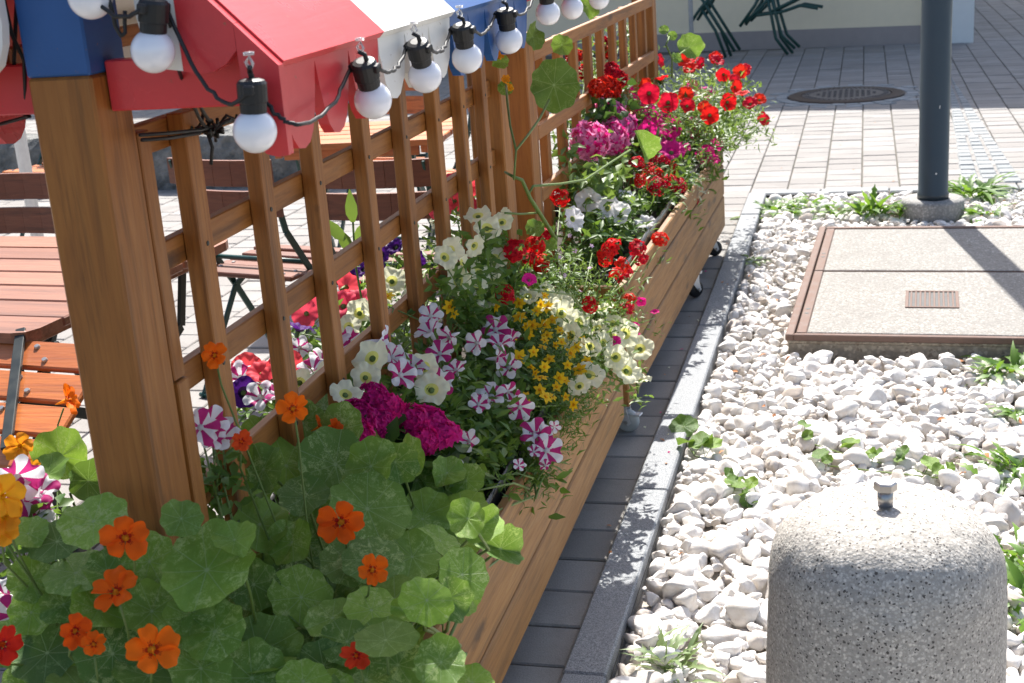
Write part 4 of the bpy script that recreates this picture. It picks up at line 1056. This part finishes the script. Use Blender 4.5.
nasturtium('variegated nasturtium with orange flowers left of the thick post', (-1.08, 1.62, .42), left + mound(46, -1.24, -.95, 1.46, 2.1, lambda x, y: .64),
           nf([(126, 547, 21, 'nast'), (116, 598, 22, 'nast', (.1, -.5, .85)), (155, 658, 24, 'nast'), (78, 640, 15, 'nast', (.8, -.5, .2)), (95, 652, 12, 'nast'), (20, 453, 14, 'nasty', (.3, -.9, .3)), (33, 475, 9, 'nasty'), (72, 405, 14, 'nast', (.9, .1, .3)), (8, 505, 20, 'nasty', (.9, -.3, .2)), (5, 525, 16, 'nasty'), (6, 655, 18, 'nastr', (.8, -.6, 0)), (3, 540, 14, 'nasty')]))
right = nl([(216, 562, 52, 0, 0), (240, 490, 33, 0, 2), (285, 470, 34, 0, 2), (335, 468, 38, 0, 1), (320, 408, 36, 0, 1), (362, 505, 44, 0, 2), (422, 520, 31, 1, 3, (.3, -.8, .7)), (395, 462, 34, 0, 3), (300, 602, 34, 0, 0), (215, 632, 34, 0, 1), (262, 655, 42, 1, 0), (345, 565, 34, 0, 0), (330, 622, 30, 0, 1),
            (292, 540, 27, 0, 2), (190, 612, 26, 0, 2), (255, 590, 28, 0, 0), (350, 645, 30, 0, 1), (390, 650, 34, 1, 2), (305, 505, 30, 0, 2), (270, 440, 26, 1, 2), (355, 440, 26, 0, 3), (265, 520, 32, 1, 1), (375, 560, 32, 0, 0), (400, 560, 28, 0, 2), (320, 665, 30, 1, 0), (205, 670, 32, 0, 0), (380, 610, 30, 0, 1),
            (185, 520, 22, 1, 2), (360, 680, 36, 0, 2), (235, 530, 26, 1, 3), (420, 590, 26, 0, 1), (285, 680, 36, 0, 1), (405, 690, 34, 0, 2), (300, 430, 24, 0, 3), (420, 480, 28, 0, 3)])
nasturtium('large variegated nasturtium with orange flowers right of the thick post', (-.88, 1.85, .42), right + nl([(342, 428, 28, 0, 2, (-.1, -.9, .4)), (303, 418, 27, 0, 1, (.1, -.85, .5)), (404, 448, 26, 0, 3, (.5, -.8, .3)), (372, 462, 30, 0, 1, (.0, -.75, .6)), (262, 462, 27, 0, 2, (-.1, -.8, .6)), (232, 478, 24, 0, 1, (.1, -.8, .6))], lambda x, y: onz(x, y, .745)) + mound(64, -.99, -.70, 1.46, 2.4, lambda x, y: .64),
           nf([(294, 416, 18, 'nast'), (341, 530, 22, 'nast'), (374, 578, 15, 'nast', (.5, -.6, .3)), (243, 448, 13, 'nastr', (.3, -.5, .6)), (357, 663, 14, 'nastr', (.1, -.6, .6)), (335, 437, 11, 'nast', (.7, -.3, .2)), (322, 432, 10, 'nast', (.6, .2, .4))])+[(onx(215, 363, -.96), .021, 'nast', Vector((.3, -.8, .4))), (onx(294, 416, -.84), .026, 'nast', Vector((.3, -.75, .55))), (onx(243, 449, -.93), .017, 'nastr', Vector((.5, -.6, .3)))])
trail = nl([(466, 508, 24, 0, 2, (-.1, -.75, .7)), (500, 548, 30, 0, 4, (.7, -.5, .5)), (462, 562, 30, 0, 3, (.4, -.6, .6)), (430, 605, 28, 0, 3, (.4, -.7, .5)), (408, 600, 26, 0, 4, (.5, -.6, .6)), (432, 664, 30, 0, 2, (.2, -.6, .7)), (468, 680, 22, 0, 1, (.2, -.3, .9)), (486, 520, 24, 0, 4, (.6, -.6, .5)), (450, 600, 26, 0, 2, (.8, -.5, .2)), (385, 640, 32, 1, 1), (395, 665, 32, 0, 2), (470, 590, 22, 0, 3, (.9, -.3, .2))], lambda x, y: onx(x, y, -.56 if x > 425 else -.62))
nasturtium('sunlit nasturtium shoots trailing over the outer planter board', (-.74, 2.0, .42), trail + mound(8, -.76, -.70, 1.75, 2.35, lambda x, y: .58, .03, .05),
           nf([(430, 614, 16, 'nastr', (.8, -.4, .2))]))
# climbing nasturtium on the trellis end
cl = thing('climbing_nasturtium', (-.90, 3.62, .45), 'climbing nasturtium with one big round leaf hanging before the trellis post', 'nasturtium', 'nasturtiums in the planters')
st = MB()
def X(px, py, x=-.86): return onx(px, py, x)
main = [X(556, 240, -.84), X(545, 222, -.85), X(530, 198, -.86), X(522, 180, -.86), X(512, 176, -.87), X(505, 172, -.9)]
st.tube(main, [.006, .006, .0055, .005, .004, .003], 7)
st.tube([X(514, 180, -.86), X(516, 150, -.85), X(528, 135, -.84), X(540, 118, -.83), X(549, 100, -.82)], .0032, 6)
st.tube([X(528, 195, -.86), X(533, 186, -.85), X(560, 184, -.82), X(585, 180, -.79), X(610, 163, -.76), X(630, 150, -.74)], .0035, 6)
st.tube([X(537, 213, -.86), X(520, 214, -.87), X(505, 213, -.88)], .003, 6)
st.tube([X(516, 150, -.85), X(510, 125, -.88), X(507, 100, -.9), X(506, 80, -.93)], .003, 6)
st.build('stem', M['stem'], cl, True)
for (px, py, x, rp, nrm, shp, mt) in ((554, 85, -.82, 25, (.25, -.95, .25), 1, 'nastplain'), (643, 147, -.735, 18, (.75, -.55, -.1), 4, 'nast'), (533, 37, -.85, 14, (.8, -.4, .2), 3, 'nastplain'), (562, 45, -.9, 11, (.2, -.8, .4), 2, 'nastplain'), (505, 88, -.93, 8, (.3, -.8, .3), 2, 'nast'), (588, 8, -.8, 11, (.4, -.5, .3), 3, 'nast'), (535, 228, -.86, 10, (.2, -.7, .6), 2, 'nast'), (500, 62, -.93, 9, (.5, -.6, .4), 3, 'nast'), (548, 245, -.85, 9, (.1, -.6, .7), 1, 'nast'), (573, 255, -.83, 8, (.1, -.6, .7), 2, 'nast')):
    p = X(px, py, x); put('leaf', NLM[mt][shp], cl, p, face(nrm), rp*(p-CAM).length/F)
for (px, py, x, s_) in ((506, 84, -.92, .014), (510, 92, -.92, .014), (500, 60, -.93, .014), (494, 55, -.93, .012)): bloom(cl, 'nasty', X(px, py, x), s_, (.5, -.6, .4))
c2 = thing('climbing_nasturtium', (-.92, 6.0, .5), 'tall lime green nasturtium shoot above the red petunias', 'nasturtium', 'nasturtiums in the planters')
st = MB(); st.tube([X(672, 78, -.78), X(672, 58, -.78), X(666, 45, -.78), X(670, 35, -.78)], .004, 6); st.tube([X(672, 60, -.78), X(685, 50, -.76)], .003, 6); st.build('stem', M['stem'], c2, True)
for (px, py, rp, nrm, shp) in ((689, 47, 14, (.3, -.4, .1), 3), (672, 36, 5, (.2, -.8, .4), 2), (664, 30, 5, (.2, -.8, .4), 2), (676, 58, 6, (.5, -.6, .4), 3)):
    p = X(px, py, -.77); put('leaf', NLM['nast'][shp], c2, p, face(nrm), rp*(p-CAM).length/F)
# bright seedling and a leafy orange flower behind the slats
sdl = thing('seedling', (-1.22, 3.15, .44), 'upright lime green seedling with pointed leaves behind the slats', 'seedling')
b = MB()
for (px, py, dx, dz, L) in ((353, 222, .02, 1, .085), (357, 242, .5, .8, .07), (345, 240, -.6, .7, .08), (350, 250, -.3, .8, .06)): b.leaf(X(px, py, -1.24), (dx, -.1, dz), (.2, -1, .2), L, .032, .1, .2, 4)
b.build('foliage', M['leaflight'], sdl, True); b = MB(); b.tube([(-1.22, 3.15, .44), X(355, 262, -1.24), X(353, 222, -1.24)], .003, 6); b.build('stem', M['stem'], sdl, True)

# ------------------------------------------------------------------ weeds in the gravel
GW = 'weeds growing in the gravel'
def weed(label, p, n, L, W, mat='weed', spread=.06, upr=.6, cat='weed', shape='oval', bend=.5, name='weed_plant'):
    o = thing(name, p, label, cat, GW); b = MB(); p = Vector(p)
    if p.y > 6: L *= 1.3; W *= 1.15
    for k in range(int(n*1.7)):
        a = random.uniform(0, 6.283); d = Vector((math.cos(a), math.sin(a), upr*random.uniform(.5, 1.8)))
        q = p+Vector((math.cos(a+random.gauss(0, .8)), math.sin(a+random.gauss(0, .8)), 0))*random.uniform(0, spread*1.6)+Vector((0, 0, random.uniform(-.02, .015)))
        b.leaf(q, d, Vector((0, 0, 1))+rv(.2), L*random.uniform(.35, 1.15), W*random.uniform(.6, 1.2), bend*random.uniform(.3, 1.8), .3, 9, 0, None, 'jag' if random.random() < .75 else 'oval')
    b.build('foliage', M[mat], o, True); return o
def ivy(label, pix, r_, name='weed_plant'):
    pts = [onz(*q, .012) for q in pix]; o = thing(name, pts[0]-Vector((0, 0, .03)), label, 'weed', GW); st = MB()
    st.tube([q-Vector((0, 0, .012)) for q in pts], .0022, 5)
    for q in pts:
        for _ in range(2):
            p = q+Vector((random.uniform(-.03, .03), random.uniform(-.03, .03), random.uniform(.005, .035)))
            put('leaf', NLM['nastplain'][random.choice((0, 2, 3))], o, p, face(Vector((0, -.3, 1))+rv(.35)), r_*random.uniform(.6, 1.15)); st.tube([q-Vector((0, 0, .01)), p], .0013, 4)
    st.build('stem', M['stem'], o, True)
weed('low broad weed clump in the gravel corner by the kerb end', onz(775, 212), 46, .085, .030, spread=.10)
weed('leafy weed clump between the kerb corner and the lamp post', onz(805, 206), 40, .08, .026, spread=.12)
weed('taller bright dandelion tuft left of the lamp footing', onz(872, 213), 26, .15, .034, spread=.05, upr=1.3)
weed('small weed tuft in front of the lamp footing', onz(908, 214), 14, .12, .028, spread=.03, upr=1.2)
weed('flat weed patch behind the slab corner', onz(838, 212), 24, .07, .026, spread=.09)
weed('spreading dandelion rosette right of the lamp footing', onz(972, 196), 44, .16, .032, spread=.08, upr=.8)
weed('low yellow green weed in front of the dandelion right of the lamp', onz(985, 215), 26, .09, .028, spread=.07)
weed('sunny dandelion tuft at the right front of the concrete slab', onz(1012, 372), 34, .13, .030, spread=.06, upr=.9)
weed('dandelion tuft on the right edge beyond the bollard', onz(1016, 470), 34, .11, .030, spread=.07, upr=.8)
weed('small weed on the right edge between two dandelion tufts', onz(1020, 415), 18, .07, .026, spread=.05)
weed('dense weed clump right beside the bollard', onz(1022, 600), 44, .11, .034, spread=.07, upr=1.2)
weed('second weed clump low beside the bollard', onz(1025, 560), 30, .09, .034, spread=.06, upr=1.1)
weed('pale feathery thistle seedling at the lower gravel edge', onz(665, 668), 26, .11, .016, 'weedgrey', .04, 1.0)
weed('small bright weed between kerb and slab', onz(752, 262), 10, .05, .02, spread=.03)
ivy('two leaf nasturtium seedling at the kerb edge', [(690, 432), (694, 452), (705, 455)], .042)
ivy('creeping round leaved weed in the middle of the gravel', [(725, 488), (745, 492), (748, 506), (760, 497), (735, 485)], .026)
ivy('trailing round leaved weed behind the bollard', [(805, 438), (850, 452), (872, 458), (905, 462), (925, 470), (945, 475), (828, 462)], .028)

# ------------------------------------------------------------------ terrace furniture
def tubes(name, mat, parent, lines, r_=.011, n=8):
    for pts in lines:
        b = MB(); b.tube(pts, r_, n); b.build(name, mat, parent, True)
def copy_tree(o, parent=None):
    c = o.copy(); COL.objects.link(c); c.parent = parent
    for ch in [q for q in o.children]: copy_tree(ch, c)
    return c
def chair(label, loc, rz, seatmat, metal, group='folding chairs on the terrace'):
    o = thing('folding_chair', loc, label, 'chair', group, rz); T = world(o)
    hw = .205
    for s_ in (-1, 1):
        b = MB(); pts = [T @ Vector((s_*hw, .24, 0)), T @ Vector((s_*hw, .02, .36)), T @ Vector((s_*hw, -.16, .62)), T @ Vector((s_*hw, -.23, .88))]
        for p, q in zip(pts[:-1], pts[1:]): b.bar(p, q, .010, .026, up=(p-q).cross(T.to_3x3() @ Vector((1, 0, 0))))
        b.build('back_leg_bar', metal, o)
        b = MB(); pts = [T @ Vector((s_*(hw-.016), -.26, 0)), T @ Vector((s_*(hw-.016), .0, .36)), T @ Vector((s_*(hw-.016), .17, .435))]
        for p, q in zip(pts[:-1], pts[1:]): b.bar(p, q, .010, .024, up=(p-q).cross(T.to_3x3() @ Vector((1, 0, 0))))
        b.build('front_leg_bar', metal, o)
    for (y, z_) in ((.235, .012), (-.255, .012), (-.07, .49)):
        b = MB(); b.tube([T @ Vector((-hw, y, z_)), T @ Vector((hw, y, z_))], .009, 8); b.build('cross_bar', metal, o, True)
    b = MB()
    for k in range(6):
        y = -.19+k*.072; b.box(-.225, .225, y, y+.060, .448-.012*math.sin(k/5*math.pi), .466-.012*math.sin(k/5*math.pi), .004, 0, T)
        for s_ in (-1, 1): b.lathe([(.008, .4665-.012*math.sin(k/5*math.pi)), (.006, .470-.012*math.sin(k/5*math.pi))], 8, 1, T=T @ Matrix.Translation((s_*.17, y+.03, 0)))
    b.build('seat', [seatmat, M['steel']], o)
    b = MB()
    for z_, y in ((.725, -.190), (.838, -.222)):
        n = 6
        for i in range(n):
            x0, x1 = -.225+.45*i/n, -.225+.45*(i+1)/n
            f = lambda x: y-.030*(1-(x/.225)**2)-.0
            p, q = T @ Vector((x0, f(x0), z_)), T @ Vector((x1, f(x1), z_)); b.bar(p, q, .090, .016, mi=0, bev=.0008, rnd=.4) if False else b.bar(p, q, .016, .090, mi=0, bev=.0008, rnd=.4)
        for s_ in (-1, 1): b.lathe([(.008, 0), (.006, .005)], 8, 1, T=T @ Matrix.Translation((s_*.19, y+.012-.006, z_)) @ Matrix.Rotation(-math.pi/2, 4, 'X'))
    b.build('backrest', [seatmat, M['steel']], o)
    return o
def table(label, loc, rz, L, D, topmat, metal, corner=.05):
    o = thing('slatted_table', loc, label, 'table', 'slatted tables on the terrace', rz); T = world(o); b = MB()
    n = max(4, round(D/.135)); w_ = D/n
    for k in range(n):
        y0 = -D/2+k*w_
        if k in (0, n-1):
            a = corner; e = y0 if k == 0 else y0+w_-.006; i_ = y0+w_-.006 if k == 0 else y0
            poly = [(-L/2, i_), (-L/2, e+(a if k == 0 else -a)), (-L/2+a*.3, e+(a*.25 if k == 0 else -a*.25)), (-L/2+a, e), (L/2-a, e), (L/2-a*.3, e+(a*.25 if k == 0 else -a*.25)), (L/2, e+(a if k == 0 else -a)), (L/2, i_)]
            if k: poly = poly[::-1]
            b.prism(poly, .026, T @ Matrix.Translation((0, 0, .714)))
        else: b.box(-L/2, L/2, y0, y0+w_-.011, .714, .740, .004, 0, T)
    b.build('tabletop', topmat, o)
    b = MB()
    for x in (-L/2+.06, L/2-.09): b.box(x, x+.03, -D/2+.03, D/2-.03, .680, .7135, .002, 0, T)
    for y in (-D/2+.035, D/2-.06): b.box(-L/2+.1, L/2-.1, y, y+.025, .670, .7135, .002, 0, T)
    b.build('apron', topmat, o)
    for s_ in (-1, 1):
        for q in (-1, 1):
            b = MB(); x = s_*(L/2-.14); pts = [(x, q*(D/2-.08), .70), (x+.0, q*(D/2-.14), .50), (x, q*.06, .36), (x, -q*.12, .22), (x, -q*(D/2-.10), 0)]
            pts = [T @ Vector(p) for p in pts]
            for p, r2 in zip(pts[:-1], pts[1:]): b.bar(p, r2, .012 if q > 0 else .0125, .03, up=(p-r2).cross(T.to_3x3() @ Vector((1, 0, 0))))
            b.build('leg', metal, o)
    return o
table('reddish brown slatted table with rounded corners left of the thick post', (-2.43, 3.26, 0), R(-5), 1.10, .98, M['tabletop'], M['blackmetal'])
sl = thing('folding_chair', (-1.95, 2.6, 0), 'bright orange slatted chair with black steel frame below the near table edge', 'chair', 'folding chairs on the terrace')
c_ = ony(40, 388, 2.62); b = MB(); tl = R(28); dv = Vector((0, math.cos(tl), math.sin(tl))); nv = Vector((0, -math.sin(tl), math.cos(tl))); xv = Vector((.995, -.06, -.03)).normalized()
for k in range(-1, 3):
    q = c_ + dv*(-.098*k) ; b.bar(q-xv*.36, q+xv*.125, .084, .018, up=nv, bev=.004)
    for xx in (-.02, -.06): b.lathe([(.008, 0), (.006, .005)], 10, 1, T=Matrix.Translation(q+xv*(xx)+nv*.0095+dv*(.02 if xx < -.03 else -.02)) @ nv.to_track_quat('Z', 'Y').to_matrix().to_4x4())
b.build('seat', [M['slat'], M['steel']], sl)
for x0 in (-.30, -.035, .085):
    b = MB(); p = c_+xv*x0-nv*.022; pts = [p+dv*.16, p-dv*.05, p-dv*.20, Vector((p.x, p.y+.02, 0))]
    for u_, v_ in zip(pts[:-1], pts[1:]): b.bar(u_, v_, .012, .026, up=(u_-v_).cross(xv))
    b.build('leg_bar', M['blackmetal'], sl)
b = MB(); p = c_+nv*.022; b.bar(p+xv*-.12+dv*.16, p+xv*.02-dv*.20, .024, .012, up=nv); b.build('folding_stay', M['blackmetal'], sl)
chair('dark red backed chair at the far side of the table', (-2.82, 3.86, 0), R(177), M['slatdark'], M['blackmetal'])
chair('orange slatted chair standing behind the aluminium parasol pole', (-4.35, 6.75, 0), R(170), M['slat'], M['green'])
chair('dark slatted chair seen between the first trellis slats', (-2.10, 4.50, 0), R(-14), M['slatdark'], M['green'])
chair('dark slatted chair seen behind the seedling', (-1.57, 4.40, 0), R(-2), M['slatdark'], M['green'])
chair('orange slatted chair behind the dark slatted chairs', (-2.35, 6.5, 0), R(172), M['slat'], M['green'])
chair('orange slatted chair beside the trellis end seen through the last slats', (-1.78, 6.2, 0), R(150), M['slat'], M['green'])
table('orange slatted table on green steel legs seen through the trellis', (-2.15, 5.75, 0), R(4), .8, .62, M['slat'], M['green'])
# parasol
pp = ony(22, 150, 5.6)
par = thing('parasol', (pp.x, 5.6, 0), 'aluminium parasol pole standing behind the slatted table', 'parasol'); T = world(par)
b = MB(); b.lathe([(.030, .05), (.030, 3.1)], 24, T=T); b.build('pole', M['alu'], par, True)
b = MB(); b.lathe([(.26, 0), (.26, .045), (.2, .06), (.04, .07)], 32, T=T); b.build('base', M['plinth'], par)
b = MB(); b.lathe([(.05, 2.0), (.10, 2.1), (.085, 2.6), (.05, 3.0), (.01, 3.16)], 16, T=T); b.build('folded_canopy', M['cloth'], par, True)
pp = ony(691, 20, 14.6)
par = thing('parasol', (pp.x, 14.6, 0), 'slim silver parasol pole before the cream house wall', 'parasol'); T = world(par)
b = MB(); b.lathe([(.024, .04), (.024, 3.0)], 20, T=T); b.build('pole', M['alu'], par, True)
b = MB(); b.lathe([(.2, 0), (.2, .04), (.03, .06)], 28, T=T); b.build('base', M['plinth'], par)
b = MB(); b.lathe([(.05, 2.0), (.09, 2.1), (.075, 2.6), (.01, 3.06)], 16, T=T); b.build('folded_canopy', M['cloth'], par, True)
# rough stone trough wall far left
sw = thing('stone_wall', (-6, 8.5, 0), 'low rough grey stone wall at the back of the terrace', 'wall'); b = MB()
nx, nz = 90, 10; V = []; Fc = []
prof = [(0, -.05), (-.01, .1), (0, .2), (.01, .31), (.04, .36), (.2, .38), (.36, .36), (.40, .3), (.40, -.05)]
for i in range(nx+1):
    x = -9.2+6.0*i/nx
    for (dy, zz) in prof:
        w_ = Vector((x*3, dy*5, zz*5)); V.append((x, 8.36+dy+.05*noise.noise(w_)+.03*noise.noise(w_*3), zz+.03*noise.noise(w_*2+Vector((9, 0, 0)))))
m_ = len(prof)
for i in range(nx):
    for k in range(m_-1): Fc.append([i*m_+k, (i+1)*m_+k, (i+1)*m_+k+1, i*m_+k+1])
Fc += [list(range(m_)), [nx*m_+k for k in range(m_)][::-1]]
b.add(V, Fc); b.build('rubble_face', M['rough'], sw)
# folded steel furniture leaning on the house
def folded(label, loc, rz, lines, r_=.014):
    o = thing('folded_chair', loc, label, 'chair', 'folded chairs by the house wall', rz); T = world(o)
    for k, (nm, pts) in enumerate(lines):
        b = MB(); b.tube([T @ Vector(p) for p in pts], r_, 8); b.build(nm, M['green'], o, True)
    b = MB()
    for k in range(4): b.box(-.02, .02, -.12+k*.07, -.06+k*.07, .62, 1.02, .004, 0, T)
    b.build('seat', M['slatdark'], o)
    return o
def rc(px, py, d=0): return ony(px, py, 15.0+d)
def folded_px(label, legs, arms, d=0, base=(740, 40)):
    pts = [rc(x, y, d) for l in legs for x, y in l]
    p0 = Vector((sum(p.x for p in pts)/len(pts), 15.0+d, 0)); o = thing('folded_chair', p0, label, 'chair', 'folded chairs by the house wall')
    zmin = min(p.z for p in pts)
    for nm, ls in (('leg', legs), ('frame_bar', arms)):
        for l in ls:
            for s_ in (0, .38):
                b = MB(); q = [rc(x, y, d)+Vector((s_*.12, s_*.45 if nm == 'frame_bar' else s_*.3, -zmin+.014)) for x, y in l]
                b.tube(q, .017, 8); b.build(nm, M['green'], o, True)
    q = rc(*base, d)+Vector((.05, .1, -zmin))
    b = MB()
    for k in range(5): b.bar(q+Vector((-.22, .0, .30+k*.07)), q+Vector((.22, .02, .30+k*.07)), .02, .055)
    b.build('seat', M['slatdark'], o); return o
folded_px('folded green steel chair with crossed legs by the slim parasol pole', [[(697, 0), (715, 28), (735, 60)], [(715, 0), (700, 18), (692, 30)], [(702, 18), (716, 40), (726, 66)]], [[(700, -20), (712, 2), (700, 25)]], 0, (710, -25))
folded_px('folded green steel chair with curved arms below the house wall', [[(770, 0), (776, 25), (782, 45), (795, 58)], [(766, 0), (772, 28), (776, 48), (788, 64)]], [[(770, 22), (790, 12), (805, 4), (826, 7)], [(755, 25), (780, 22), (800, 15), (818, 18)], [(740, 36), (755, 15), (765, -5)], [(745, 32), (760, 18), (775, 0)]], 0, (772, -22))
